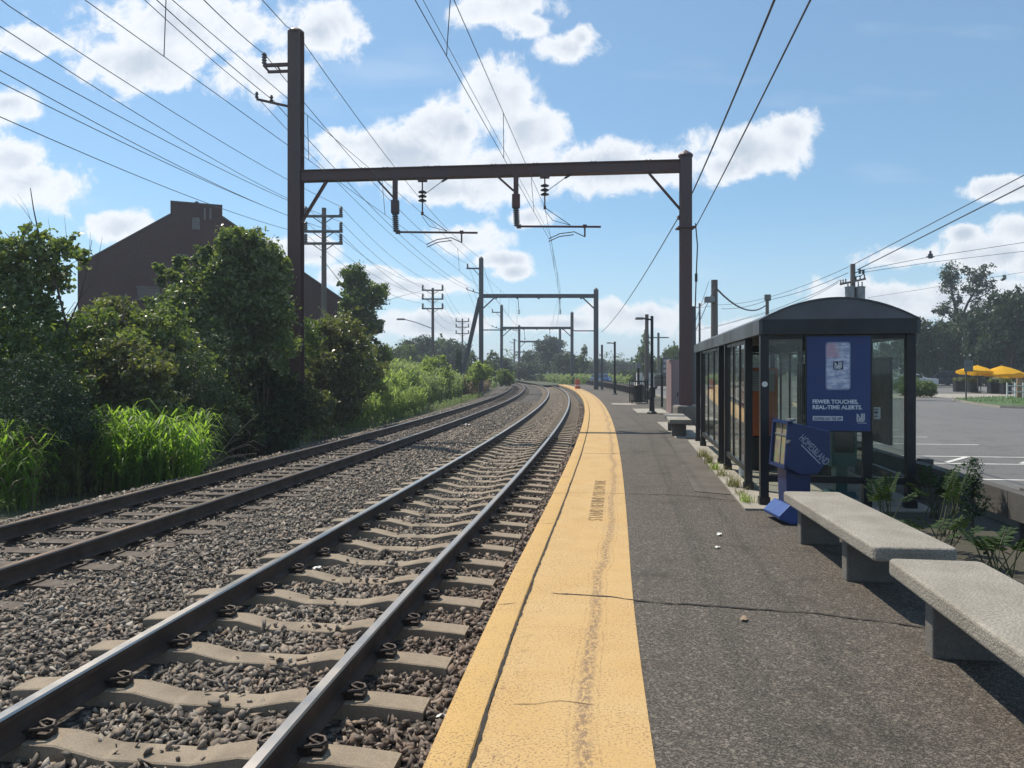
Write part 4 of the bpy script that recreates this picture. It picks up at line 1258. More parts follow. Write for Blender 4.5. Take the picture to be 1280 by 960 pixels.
shrub(175, 420, 16.6, 1.25, 15000, .105, L_olive, 'olive bush with arching twigs behind the reed clump', seed=15)
shrub(150, 368, 19, 1.25, 15000, .12, L_olive, 'ragged olive bush standing against the brick gable', seed=34, lob=9)
shrub(200, 372, 19.5, 1.7, 18000, .12, L_light, 'pale leaved bush below the brick gable', seed=16)
shrub(245, 412, 18.0, 1.2, 26000, .06, L_conif, 'dark drooping evergreen between pale bush and tall post', 'evergreen_shrub', 17, aspect=.25, up=.1, clump=.25)
def px_tree(name, label, group, px, Z, zb, lobes, n, size, mat, seed, paths, per=26, clump=.3, cat='tree'):
    b_ = at(px, 0, Z); root_ = empty(name, (b_.x, Z, zb), 0, label, cat, group); q2_ = random.Random(seed)
    lo_ = lambda x, y: Vector((at(x, y, Z).x - b_.x, 0, at(x, y, Z).z - zb))
    LL = [tuple(lo_(x, y) + Vector((0, q2_.uniform(-1, 1) * w * Z / F * 1.1, 0))) + (w * Z / F,) * 3 for x, y, w in lobes]
    leaf_cloud('crown', LL, n, size, mat, root_, seed, clump, per, .52, up=.45)
    mb_ = MB()
    for pth, rr_ in paths:
        P3 = [lo_(x, y) for x, y in pth]
        if P3[0].z < 1.5: P3 = [Vector((P3[0].x, 0, -.1))] + P3
        mb_.tube(P3, [rr_ * (1 - .8 * i_ / (len(P3) - 1)) for i_ in range(len(P3))], 6, cap=False)
    mb_.build('trunk', M_bark, root_, smooth=True)
    twigs(LL, root_, seed, mat); 
    return root_
px_tree('leafy_tree', 'tall bushy tree with pale shiny leaves left of the steel post', 'bushes beside the tracks', 290, 23.5, -.6,
        [(300, 308, 22), (268, 330, 22), (330, 322, 22), (346, 348, 22), (238, 352, 22), (288, 345, 34), (216, 345, 10), (312, 378, 40), (252, 385, 32), (345, 392, 26), (214, 378, 18), (280, 430, 40), (330, 430, 34), (232, 425, 26), (197, 336, 6), (282, 297, 11), (318, 296, 10), (203, 352, 8), (300, 289, 7), (258, 312, 9), (340, 312, 8), (225, 328, 8), (355, 330, 8), (248, 322, 9)],
        46000, .13, L_light, 18, [([(290, 520), (288, 440), (280, 380), (268, 330)], .12), ([(288, 440), (310, 380), (318, 300)], .08), ([(288, 440), (250, 390), (216, 346), (197, 336)], .06), ([(310, 380), (345, 350)], .05)])
shrub(335, 345, 27.0, 1.8, 20000, .13, L_mid, 'mid green tree right behind the tall steel post', 'leafy_tree', 19, cat='tree', low=.3, r0=.09)
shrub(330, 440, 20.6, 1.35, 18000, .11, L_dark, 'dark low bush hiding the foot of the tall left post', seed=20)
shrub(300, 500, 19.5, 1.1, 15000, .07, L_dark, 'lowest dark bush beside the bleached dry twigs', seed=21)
shrub(420, 388, 29.5, 1.75, 28000, .13, L_olive, 'grey olive bush just right of the tall steel post', seed=22, lob=14)
shrub(385, 470, 26.0, 1.0, 10000, .11, L_olive, 'small olive bush at the right foot of the tall post', seed=23)
shrub(468, 440, 35, .9, 8000, .1, L_olive, 'last low bush before the tall weeds', seed=25)
shrub(459, 330, 48, 1.85, 30000, .17, L_mid, 'slim dark tree rising right of the three-armed pole', 'leafy_tree', 24, lob=14, cat='tree', low=1.2, r0=.1, top=.5)
# fill behind
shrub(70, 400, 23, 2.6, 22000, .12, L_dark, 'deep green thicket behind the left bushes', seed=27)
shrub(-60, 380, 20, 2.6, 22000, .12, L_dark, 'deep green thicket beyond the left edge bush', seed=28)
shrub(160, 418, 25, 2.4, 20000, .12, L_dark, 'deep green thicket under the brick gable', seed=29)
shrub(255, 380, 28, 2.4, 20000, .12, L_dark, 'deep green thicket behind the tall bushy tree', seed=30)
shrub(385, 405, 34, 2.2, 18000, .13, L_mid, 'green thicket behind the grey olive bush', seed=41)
# dry twigs
q_ = random.Random(5); mb = MB(); b = gr(262, 585, -.55)
for _ in range(26):
    a = q_.uniform(-.6, 2.6); l = q_.uniform(.5, 1.5); e_ = Vector((math.cos(a) * l * .8, q_.uniform(-.4, .4), q_.uniform(.1, 1.3)))
    mb.tube([(0, 0, 0), e_ * .5 + Vector((0, 0, .12)), e_, e_ + Vector((q_.uniform(-.2, .3), 0, -.15))], [.008, .006, .004, .002], 4, cap=False)
o = mb.build('dry_twigs', surf('bleached_twig', (0.3, 0.27, 0.22), 0.9)); o.location = b
tag(o, 'bleached dry twigs sprawling right of the reed clump', 'dry brush')

def blades(name, spots, h0, h1, w, mat, seed, leafy=True, lean=.25, kind='stuff', parent=None):
    """tall grass: curved tapering stems with long leaves, spots = [(x,y,z)]"""
    r = random.Random(seed); V = []; Fc = []
    def strip(pts_, ww, side):
        b0 = len(V); n = len(pts_)
        for i, p in enumerate(pts_):
            k_ = ww * (1 - (i / (n - 1)) ** 2 * .92)
            V.append(p - side * k_); V.append(p + side * k_)
        for i in range(n - 1):
            Fc.extend((b0 + 2 * i, b0 + 2 * i + 1, b0 + 2 * i + 3, b0 + 2 * i + 2))
    for (x, y, z) in spots:
        h = r.uniform(h0, h1); a = r.uniform(0, 2 * PI); l = r.uniform(.02, lean)
        d = Vector((math.cos(a) * l + .06, math.sin(a) * l, 0)); side = Vector((math.cos(a + 1.6 + r.uniform(-.8, .8)), math.sin(a + 1.6), 0))
        base = Vector((x, y, z))
        strip([base, base + d * h * .2 + Vector((0, 0, h * .4)), base + d * h * .6 + Vector((0, 0, h * .75)), base + d * h * 1.4 + Vector((0, 0, h * .97))], w * .8, side)
        if leafy:
            for _ in range(r.randint(3, 5)):
                f = r.uniform(.25, .9); q0 = base + d * h * f * .6 + Vector((0, 0, h * f)); a2_ = r.uniform(0, 2 * PI); ll = r.uniform(.18, .42) * min(1.3, h)
                o_ = Vector((math.cos(a2_), math.sin(a2_), 0))
                strip([q0, q0 + o_ * ll * .45 + Vector((0, 0, ll * .5)), q0 + o_ * ll * .95 + Vector((0, 0, ll * .38)), q0 + o_ * ll * 1.25 + Vector((0, 0, ll * .0))], w * 1.3, Vector((-o_.y, o_.x, r.uniform(-.3, .3))))
    me = np_mesh(name, [p[:] for p in V], Fc, 4)
    o = link_mesh(name, me, mat, parent)
    if kind: o['kind'] = kind
    return o
def scatter(n, Z0, Z1, o0, o1, seed, zf=None):
    r = random.Random(seed); out = []
    for _ in range(n):
        Zq = r.uniform(Z0, Z1); of = r.uniform(o0, o1); out.append(tuple(P(Zq, of, zf(of) if zf else -.6)))
    return out
def pxspots(n, px0, px1, Z0, Z1, seed, z=-.6):
    r = random.Random(seed); return [tuple(Vector((at(r.uniform(px0, px1), 0, Zq).x, Zq, z))) for Zq in [r.uniform(Z0, Z1) for _ in range(n)]]
tag(blades('reed_clump', pxspots(560, 112, 250, 14.3, 17.0, 3) + pxspots(260, 70, 200, 14, 15.5, 8), .5, 1.65, .015, L_reed, 4, lean=.32), 'bright green reed clump glowing beside the far track', 'reeds')
tag(blades('reed_clump', pxspots(230, -20, 44, 12.4, 14.0, 5), .5, 1.55, .015, L_reed, 6), 'smaller bright reed clump at the left edge of the photo', 'reeds')
tag(blades('reed_clump', pxspots(240, 45, 100, 13.6, 14.8, 15), .5, 1.0, .01, L_weed, 16), 'short dull reeds between the two bright reed clumps', 'reeds')
tag(blades('dry_stalks', pxspots(35, 60, 262, 13.8, 16.2, 33) + pxspots(30, -20, 50, 12.2, 13.6, 34), .5, 1.3, .012, L_pink, 35, True, .5), 'dead tan stalks standing among the green reeds', 'dead stalks')
# the long weedy slope beyond the bushes
slope = scatter(4200, 31, 46, -13.5, -8.4, 21, zleft) + scatter(5200, 44, 74, -17, -8.2, 22, zleft)
tag(blades('tall_weeds', slope[:5200], 1.0, 2.4, .03, L_weed2, 23), 'tall mixed green weeds on the slope left of the far track', 'weeds')
tag(blades('mixed_weeds', slope[5200:], .8, 2.0, .035, L_weed, 24), 'paler mixed weeds among the tall ones on the slope', 'weeds')
tag(blades('bright_weeds', scatter(2200, 30, 43, -9.4, -7.5, 24, zleft), .7, 1.5, .022, L_weed2, 25), 'bright yellow green grass patch at the front of the weed slope', 'weeds')
tag(blades('dry_weeds', scatter(1100, 66, 98, -10.5, -7.4, 26, zleft), .7, 1.7, .04, L_pink, 27), 'dry pinkish brown weeds beside the bend in the tracks', 'weeds')
tag(blades('trackside_grass', scatter(900, 9, 70, -7.6, -6.8, 28), .15, .5, .012, L_weed, 29, lean=.5), 'low ragged grass along the ballast of the far track', 'grass')
# leafy clumps on the slope
for i, (px, yt, Z, r, m, lab) in enumerate(((597, 452, 68, 1.4, L_weed2, 'leafy bush at the foot of the raking strut'), (545, 444, 58, 1.5, L_weed2, 'yellow green bush at the top of the weed slope'), (628, 462, 86, 1.7, L_yel, 'yellow green bush right of the second portal post'))):
    shrub(px, yt, Z, r, 6500, .16, m, lab, 'leafy_bush', 50 + i, zb=0.3, lob=8, cat='plant', group='leafy bushes on the weed slope', clump=.3)

# far trees: a few kinds, each copied
def tree_kind(name, r, h, n, size, mat, seed, lob=16, low=.2, top=.6, tr=.25):
    root = empty(name, (0, 0, -200), 0, 'x', 'tree')
    L = auto_lobes(r, h * low, h, lob, seed, 1.0, top)
    leaf_cloud('crown', L, n, size, mat, root, seed, .36, 40, .6, up=.4)
    limbs('trunk', (0, 0, 0), [(l[0], l[1], l[2]) for l in L[::2]], tr, root, seed=seed, split=.6)
    return root, r, h
K = [tree_kind('broadleaf_tree', 4.2, 9, 11000, .34, L_far, 61), tree_kind('broadleaf_tree', 3.6, 9, 11000, .32, L_fard, 62, top=.45), tree_kind('slender_tree', 2.2, 9, 6000, .28, L_far, 63, top=.4), tree_kind('broadleaf_tree', 4.6, 8, 12000, .36, L_fard, 64, low=.05)]
used = [False] * 4
def plant(kind, px, ytop, Z, w_px, zb, label, group):
    root, r, h = K[kind]
    if used[kind]:
        t = root.copy(); COL.objects.link(t)
        for c in root.children:
            d = c.copy(); COL.objects.link(d); d.parent = t
    else: t = root; used[kind] = True
    b = at(px, 0, Z); H = at(0, ytop, Z).z - zb
    s = (w_px * Z / F / 2) / r
    t.location = (b.x, Z, zb); t.scale = (s, s, H / h); t.rotation_euler = (0, 0, random.uniform(0, 6.28))
    t['label'] = label; t['group'] = group
    return t
GL, GC, GR_ = 'trees beyond the weed slope', 'dark trees at the end of the line', 'trees beyond the parking lot'
for a in ((0, 500, 424, 112, 60, 'pale green tree crown left of the far power pole'), (3, 520, 420, 130, 56, 'hazy green tree just left of the far power pole'), (0, 545, 416, 140, 46, 'rounded hazy tree behind the far power pole'), (3, 568, 424, 135, 52, 'hazy green tree right of the far power pole'), (1, 574, 436, 90, 13, 'dark narrow tree beside the raking strut'),
          (2, 588, 440, 100, 18, 'small tree right of the raking strut'), (0, 606, 446, 95, 26, 'light green tree behind the second portal post'), (2, 617, 437, 120, 20, 'pointed light green tree right of the second portal post'), (1, 632, 447, 130, 22, 'dark tree right of the pointed light tree'), (3, 480, 432, 105, 50, 'hazy tree behind the slim dark tree')):
    plant(*a[:5], -.6, a[5], GL)
for a in ((3, 664, 452, 150, 50, 'low dark tree left of the tall line-end tree'), (1, 688, 420, 165, 50, 'tallest dark tree at the end of the line'), (3, 668, 438, 172, 44, 'dark tree on the left shoulder of the tallest tree'), (1, 706, 440, 150, 42, 'dark tree below the third portal beam'), (2, 728, 430, 140, 16, 'thin ragged tree right of the third portal'), (3, 724, 448, 150, 36, 'dark tree at the foot of the ragged tree'),
          (1, 645, 458, 190, 30, 'distant dark tree between the small portals'), (3, 752, 449, 190, 48, 'hazy tree behind the second lamp post'), (1, 775, 450, 200, 44, 'hazy dark tree left of the yellow green trees'), (3, 790, 452, 215, 44, 'farthest hazy tree behind the road'), (3, 690, 466, 140, 60, 'low scrub below the tallest dark tree'), (3, 735, 470, 160, 40, 'low scrub behind the red barrel')):
    plant(*a[:5], -.3, a[5], GC)
for a in ((0, 808, 432, 120, 34, 'yellow green tree left of the near lamp post'), (0, 838, 426, 110, 34, 'bright tree between lamp post and steel post'), (2, 806, 412, 125, 16, 'thin taller tree behind the utility pole'), (3, 790, 462, 130, 40, 'green bushy tree beside the road'), (3, 862, 436, 120, 36, 'green tree behind the near steel post'), (1, 895, 444, 130, 50, 'green tree showing above the shelter roof edge'), (3, 940, 440, 120, 70, 'dark tree behind the shelter panes'), (1, 1000, 430, 115, 70, 'dark tree behind the shelter poster'), (3, 1065, 425, 110, 80, 'dark tree behind the shelter roof'),
          (1, 1130, 402, 100, 70, 'dark tree rising right behind the shelter roof'), (3, 1160, 398, 92, 60, 'dark tree left of the tall ragged tree'), (1, 1185, 400, 98, 60, 'dark tree under the tall ragged tree'), (3, 1225, 378, 90, 70, 'dark broad tree right of the tall ragged tree'), (1, 1262, 360, 86, 70, 'broad dark green tree at the right edge'), (3, 1300, 352, 88, 80, 'dark tree cut by the right edge'), (3, 1200, 430, 114, 90, 'low dark tree behind the parked cars'), (3, 1262, 425, 108, 80, 'low dark tree behind the yellow umbrellas')):
    plant(*a[:5], -.1, a[5], GR_)
# the tall ragged tree on the right
Zt = 104; b = at(1200, 0, Zt); root = empty('ragged_tree', (b.x, Zt, 0), 0, 'tall ragged two-stemmed tree above the dark trees on the right', 'tree', GR_)
def loc2(px, py, dz=0): p = at(px, py, Zt); return Vector((p.x - b.x, dz, p.z))
rl = [(1185, 342, 12), (1192, 358, 11), (1185, 350, 9), (1180, 385, 10), (1190, 375, 8), (1210, 340, 7), (1222, 345, 9), (1230, 338, 8), (1218, 358, 11), (1228, 352, 9), (1236, 365, 8), (1222, 372, 9), (1250, 347, 4), (1245, 353, 4), (1240, 375, 6), (1174, 390, 6), (1190, 395, 9), (1215, 385, 7), (1200, 405, 12), (1215, 412, 14), (1165, 389, 3), (1205, 363, 6), (1202, 336, 4)]
q_ = random.Random(8)
leaf_cloud('crown', [tuple(loc2(x, y, q_.uniform(-1, 1))) + (w * Zt / F,) * 3 for x, y, w in rl], 9500, .26, L_fard, root, 71, .42, 16, .6)
mb = MB()
for path, rr in (([(1200, 470), (1199, 420), (1196, 395), (1190, 365), (1187, 340)], .3), ([(1199, 420), (1203, 395), (1210, 378), (1222, 358), (1230, 338)], .24), ([(1210, 378), (1232, 368), (1248, 350)], .1), ([(1196, 395), (1182, 388), (1166, 389)], .08), ([(1222, 358), (1212, 345), (1206, 336)], .08)):
    mb.tube([loc2(x, y) for x, y in path], [rr * (1 - .75 * i / (len(path) - 1)) for i in range(len(path))], 6, cap=False)
mb.tube([(0, 0, -.2), loc2(1200, 470)], [.4, .3], 8)
mb.build('trunk', M_bark, root, smooth=True)

# ------------------------------------------------------------------ benches
def bench(cx, cy, L, Wd, slope, label, sup=(-.36, .0, .36), seed=1, top=.46, th=.105):
    root = empty('concrete_bench', (cx, cy, 0), -math.atan(slope), label, 'bench', 'concrete benches on the platform')
    bm = bmesh.new(); bmesh.ops.create_cube(bm, size=1.0)
    bmesh.ops.scale(bm, vec=(Wd, L, th), verts=bm.verts)
    vert_e = [e for e in bm.edges if abs(e.verts[0].co.z - e.verts[1].co.z) > .01]
    bmesh.ops.bevel(bm, geom=vert_e, offset=.05, segments=4, profile=.5, affect='EDGES')
    bmesh.ops.bevel(bm, geom=[e for e in bm.edges if abs(e.verts[0].co.z - e.verts[1].co.z) < .001 and len(e.link_faces) == 2 and e.calc_face_angle(0) > 1], offset=.02, segments=3, profile=.5, affect='EDGES')
    me = bpy.data.meshes.new('seat_slab'); bm.to_mesh(me); bm.free()
    o = link_mesh('seat_slab', me, M_conc, root); o.location = (0, 0, top - th / 2)
    for f in sup:
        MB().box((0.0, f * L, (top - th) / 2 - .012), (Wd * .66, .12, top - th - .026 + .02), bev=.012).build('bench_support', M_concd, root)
    return root
bench(2.86, 6.36, 2.45, .55, .10, 'speckled concrete bench beside the blue box', (-.13, .4))
bench(2.50, 3.62, 2.45, .56, .15, 'front concrete bench cut by the right edge of the photo', (-.3, .33))
bench(4.42, 20.4, 2.9, .55, .15, 'small concrete bench at the foot of the steel post behind the shelter', (-.3, .33))

# ------------------------------------------------------------------ shelter
SO = gr(955, 632); hd = Vector((.15, 1, 0)).normalized(); SRZ = -math.atan(.15)
SW, SL = 1.69, 8.7
sroot = empty('platform_shelter', SO, SRZ, 'dark metal and glass shelter with a curved roof on the platform', 'shelter')
for (x, y) in ((0, 0), (0, 1.22), (0, 3.4), (0, 4.25), (0, 7.5), (0, SL), (SW, 0), (SW, 2.9), (SW, 5.8), (SW, SL)):
    MB().box((x, y, 1.06), (.1, .1, 2.12)).box((x, y, .055), (.13, .13, .11)).build('post', M_bronze, sroot)
ft = MB()
for x in (-.06, SW + .06): MB().box((x, SL / 2, 2.2), (.04, SL + .24, .18)).build('side_fascia', M_fascia, sroot)
for y in (-.1, SL + .1): MB().box((SW / 2, y, 2.2), (SW + .08, .04, .182)).build('end_fascia', M_bronze, sroot)
arc = []
na = 16
for i in range(na + 1):
    f = i / na; x = -.07 + (SW + .14) * f; arc.append((x, 2.292 + .262 * (1 - (2 * f - 1) ** 2)))
arc_in = [(x, z - .02) for x, z in arc]
MB().prism(arc + arc_in[::-1], -.13, SL + .13, 'Y').build('curved_roof', surf('roof_smoked', (0.05, 0.055, 0.06), 0.4, 0.1), sroot, smooth=True)
MB().prism([(arc[0][0] + .02, 2.286)] + arc_in[1:-1] + [(arc[-1][0] - .02, 2.286)], -.118, -.09, 'Y').build('roof_end_panel', M_roofg, sroot)
MB().prism([(arc[0][0] + .02, 2.286)] + arc_in[1:-1] + [(arc[-1][0] - .02, 2.286)], SL + .09, SL + .118, 'Y').build('roof_end_panel', M_roofg, sroot)
mb = MB()
for i in range(8): mb.box((SW / 2, .5 + i * 1.1, 2.27), (SW, .05, .05))
mb.build('roof_joists', surf('joist_grey', (0.3, 0.3, 0.3), 0.6), sroot)
def pane(a, b, z0, z1, mull=0, rail=True):
    """glazed bay between two posts (local x,y), bottom rail, mullions"""
    a = Vector((*a, 0)); b = Vector((*b, 0)); d = (b - a).normalized(); a = a + d * .052; b = b - d * .052
    MB().bar(a + Vector((0, 0, (z0 + z1) / 2)), b + Vector((0, 0, (z0 + z1) / 2)), .008, z1 - z0 - .002).build('glass_panel', M_glass, sroot)
    mb = MB(); mb.bar(a + Vector((0, 0, z0 - .042)), b + Vector((0, 0, z0 - .042)), .06, .08); mb.bar(a + Vector((0, 0, z1 + .026)), b + Vector((0, 0, z1 + .026)), .05, .05)
    for i in range(mull):
        p = a.lerp(b, (i + 1) / (mull + 1)); mb.box((p.x, p.y, (z0 + z1) / 2), (.035, .035, z1 - z0 - .004))
    mb.build('panel_frame', M_bronze, sroot)
pane((0, 1.22), (0, 3.4), .33, 2.05, 2); pane((0, 4.25), (0, 7.5), .33, 2.05, 2)
pane((0, 0), (SW, 0), .38, 2.05, 0)
pane((0, SL), (SW, SL), .38, 2.05, 1)
pane((SW, 0), (SW, 2.9), .38, 2.05, 1); pane((SW, 2.9), (SW, 5.8), .38, 2.05, 2); pane((SW, 5.8), (SW, SL), .38, 2.05, 2)
MB().box((1.2, .0, 1.2), (.1, .07, 1.64)).box((1.2, 0, .17), (.1, .09, .34)).build('end_mullion', M_bronze, sroot)
MB().box((SW - .06, .95, 1.28), (.04, .95, 1.12)).build('notice_board', M_bronze, sroot)
mb = MB()
for i in range(16): mb.tube([(SW - .06, 3.0 + i * .17, .3), (SW - .06, 3.0 + i * .17, 1.8)], .06, 6)
mb.build('ribbed_panel', surf('ribbed_dark', (0.02, 0.017, 0.016), 0.6), sroot)
MB().lathe([(.035, 0), (.035, .012)], (-.0, -.055, 1.5), 14, 'Y').build('round_badge', M_white, sroot)
# station name on the back glass, read from the car park side
Mx = sroot.matrix_basis
xw = Vector((hd.x, hd.y, 0)); nw = Vector((hd.y, -hd.x, 0))
bp = Vector(SO) + hd * 5.2 + nw * (SW + .012) + Vector((0, 0, 1.72))
def child_text(name, s, size, local, xdir, ydir, mat, bold=0.0, align='LEFT', sx=1.0, parent=None, ext=.001):
    o = text(name, s, size, frame(local, xdir, ydir), mat, None, bold, align, sx, ext)
    o.parent = parent
    return o
child_text('station_lettering', 'Heights Station', .3, (SW + .012, 5.3, 1.7), (0, 1, 0), (0, 0, 1), M_letter, .004, parent=sroot)
mb = MB(); mb.box((SW + .012, 6.9, 1.99), (.006, 3.0, .1)); mb.build('white_band', surf('glass_band', (0.45, 0.48, 0.48), 0.6), sroot)
# slab under it
pts_ = [SO + hd * y + nw * x for x, y in ((-.28, -.35), (-.22, SL + .3), (SW + .25, SL + .3), (SW + .25, -.2))]
patch('shelter_slab', pts_, .02, M_pad)
patch('concrete_patch', [SO + hd * y + nw * x for x, y in ((-.75, 1.0), (-.62, SL + 3), (-.2, SL + 3), (-.29, .8))], .004, surf('old_patch', (0.115, 0.1, 0.082), 0.95, scale=2, fine=.5, dark=(0.075, 0.064, 0.053)))
patch('concrete_patch', [P(19.5, 4.0), P(25.5, 4.0), P(25.5, 5.0), P(19.5, 5.0)], .006, M_pad)
patch('concrete_patch', [P(31, 3.7), P(34.5, 3.7), P(34.5, 5.0), P(31, 5.0)], .006, M_pad)
patch('concrete_patch', [P(38.5, 3.0), P(40.5, 3.0), P(40.5, 4.2), P(38.5, 4.2)], .006, M_pad)
# poster on the end glass
def plocal(px, py, dy=-.06):
    """a point on the shelter's end wall plane, in shelter coordinates"""
    n_ = hd; d = at(px, py, 1.0) - Vector((0, 0, EYE)); o_ = Vector((0, 0, EYE)); q0 = Vector(SO) + hd * dy
    t_ = (q0 - o_).dot(n_) / d.dot(n_); w_ = o_ + d * t_ - Vector(SO)
    return Vector((w_.dot(nw), dy, w_.z))
a, b = plocal(1008.5, 421, -.085), plocal(1088, 539, -.085)
pr = empty('shelter_poster', SO, SRZ, 'blue poster with a phone picture and white slogan on the shelter end', 'poster')
cx_, cz_ = (a.x + b.x) / 2, (a.z + b.z) / 2
mb = MB().box((cx_, -.062, cz_), (b.x - a.x + .03, .04, a.z - b.z + .03)); mb.build('poster_frame', M_bronze, pr)
MB().box((cx_, -.084, cz_), (b.x - a.x - .0, .006, a.z - b.z - .0)).build('poster_sheet', M_posterblue, pr)
yf = -.0885
def prect(px0, py0, px1, py1, name, mat, dy=yf, r=0.0, parent=pr, th=.002):
    p, q_ = plocal(px0, py0, dy), plocal(px1, py1, dy)
    w, h = q_.x - p.x, p.z - q_.z
    if r:
        pts2 = []
        for (sx, sz, a0) in ((1, 1, 0), (-1, 1, 90), (-1, -1, 180), (1, -1, 270)):
            for k_ in range(5):
                an = R(a0 + 22.5 * k_); pts2.append(((p.x + q_.x) / 2 + sx * (w / 2 - r) + r * math.cos(an), (p.z + q_.z) / 2 + sz * (h / 2 - r) + r * math.sin(an)))
        return MB().prism(pts2, dy, dy - th, 'Y').build(name, mat, parent)
    return MB().box(((p.x + q_.x) / 2, dy - th / 2, (p.z + q_.z) / 2), (w, th, h)).build(name, mat, parent)
prect(1032, 427.5, 1063, 487.5, 'phone_outline', surf('phone_rim', (0.3, 0.35, 0.5), 0.5), yf, .035)
def mat_screen():
    m, nt, out = newmat('phone_screen'); q = NT(nt)
    tc = q.n('ShaderNodeTexCoord').outputs['Generated']
    mp = q.n('ShaderNodeMapping', {'Vector': tc, 'Scale': (2, 1, 9), 'Rotation': (0, R(20), 0)}).outputs[0]
    n1 = q.noise(mp, 1.3, 3, .6)
    c = q.mix(q.mr(n1, .4, .6), (.62, .66, .76, 1), (.3, .34, .52, 1))
    sp = q.n('ShaderNodeSeparateXYZ', {0: tc})
    n2 = q.noise(tc, 2.5, 2, .5)
    top = q.math('MULTIPLY', q.mr(sp.outputs[2], .66, .72), q.mr(q.math('ADD', sp.outputs[0], q.math('MULTIPLY', n2, .6)), .7, .9, 1, 0))
    c = q.mix(q.math('MULTIPLY', top, .75), c, (.5, .28, .36, 1))
    b_ = q.n('ShaderNodeBsdfPrincipled', {'Base Color': c, 'Roughness': .5}); q.link(b_.outputs[0], out.inputs[0]); return m
scr = prect(1033.2, 429.2, 1061.8, 485.8, 'phone_screen', mat_screen(), yf - .0025, .028)
mb = MB()
for i in range(4):
    p, q_ = plocal(1041 + i, 432 + i * 3.4, yf - .005), plocal(1059 - i * 2, 433 + i * 3.4, yf - .005); mb.box(((p.x + q_.x) / 2, yf - .0052, p.z), (q_.x - p.x, .001, .006))
p, q_ = plocal(1037, 482.6, yf - .005), plocal(1057, 483.4, yf - .005); mb.box(((p.x + q_.x) / 2, yf - .0052, p.z), (q_.x - p.x, .001, .005))
mb.build('screen_lines', surf('screen_grey', (0.4, 0.42, 0.5), .6), scr)
def monogram(px0, py0, px1, py1, dy, mat, name, parent, sw):
    """the operator's two-letter mark: an N whose last stroke runs beside a hooked J"""
    p, q_ = plocal(px0, py0, dy), plocal(px1, py1, dy); w, h = q_.x - p.x, p.z - q_.z
    mb = MB()
    def st(pl):
        P_ = [Vector((p.x + x * w, dy, q_.z + z * h)) for x, z in pl]
        for k_, (u_, v_) in enumerate(zip(P_, P_[1:])):
            d = (v_ - u_); n_ = Vector((-d.z, 0, d.x)).normalized() * sw * w / 2; e_ = d.normalized() * sw * w * .35
            c4 = [u_ - e_ + n_, v_ + e_ + n_, v_ + e_ - n_, u_ - e_ - n_]
            yo = -.0004 * (k_ % 3)
            mb.add([(c.x, dy + yo, c.z) for c in c4] + [(c.x, dy + .0015, c.z) for c in c4], [(0, 1, 2, 3), (7, 6, 5, 4), (0, 4, 5, 1), (1, 5, 6, 2), (2, 6, 7, 3), (3, 7, 4, 0)])
    st([(.06, .0), (.06, .95), (.52, .25), (.58, .3), (.58, 1.0)])
    st([(.28, .0), (.28, .35)])
    st([(.94, 1.0), (.94, .32), (.86, .1), (.7, .03), (.5, .03), (.36, .2)])
    st([(.76, 1.0), (.76, .35), (.66, .2)])
    return mb.build(name, mat, parent)
lg = prect(1041.5, 451.5, 1054, 462, 'logo_tile', surf('logo_navy', (0.02, 0.03, 0.1), .5), yf - .0055, .012)
monogram(1043.3, 453, 1052.3, 460.6, yf - .0085, M_letter, 'logo_mark', lg, .13)
def ptext(s, px, py, hpx, px_end, mat=M_letter, bold=.0025, dy=yf - .001, name='lettering'):
    p = plocal(px, py, dy); e_ = plocal(px_end, py, dy); h = hpx * 9.35 / F
    o = text(name, s, h / .72, frame((p.x, dy, p.z), (1, 0, 0), (0, 0, 1)), mat, None, bold, 'LEFT', 1.0, .0006)
    wd = o.dimensions.x if o.dimensions.x > 0 else 1
    xs = [v_.co.x for v_ in o.data.vertices]; wd = max(xs) - min(xs)
    o.matrix_world = frame((p.x, dy, p.z), (1, 0, 0), (0, 0, 1)) @ Matrix.Diagonal(((e_.x - p.x) / wd, 1, 1, 1))
    o.parent = pr
    return o
ptext('FEWER TOUCHES,', 1015.5, 504.2, 4.8, 1072.5)
ptext('REAL-TIME ALERTS.', 1015.5, 511.2, 4.8, 1077.5)
prect(1016, 520, 1053.5, 526, 'download_bar', M_letter, yf - .001)
ptext('DOWNLOAD THE APP', 1017.5, 524.9, 3.6, 1052, surf('poster_navy_ink', (0.03, 0.03, 0.12), .6), .0012, yf - .0042)
monogram(1071, 517.3, 1081, 527.0, yf - .003, M_letter, 'logo_mark', pr, .14)
MB().box(((plocal(1071, 0).x + plocal(1082, 0).x) / 2, yf - .001, plocal(1071, 528.6).z), (plocal(1082, 0).x - plocal(1071, 0).x, .002, .006)).build('logo_rule', M_letter, pr)
# small white notices stuck on the glass
nr = MB(); p, q_ = plocal(1092, 509, -.008), plocal(1100.5, 524, -.008); nr.box(((p.x + q_.x) / 2, -.008, (p.z + q_.z) / 2), (q_.x - p.x, .003, p.z - q_.z))
no = nr.build('glass_notice', surf('notice_paper', (0.42, 0.44, 0.42), .7)); no.location = SO; no.rotation_euler = (0, 0, SRZ)
tag(no, 'small pale notice stuck on the shelter glass right of the poster', 'notice')
mb = MB()
for i, (y0, y1) in enumerate(((511, 512.4), (514, 517), (519.5, 521))):
    p, q_ = plocal(1093, y0, -.0105), plocal(1098.5 - i, y1, -.0105); mb.box(((p.x + q_.x) / 2, -.0105, (p.z + q_.z) / 2), (q_.x - p.x, .001, p.z - q_.z))
mb.build('notice_print', surf('notice_ink', (0.06, 0.06, 0.06), .7), no)
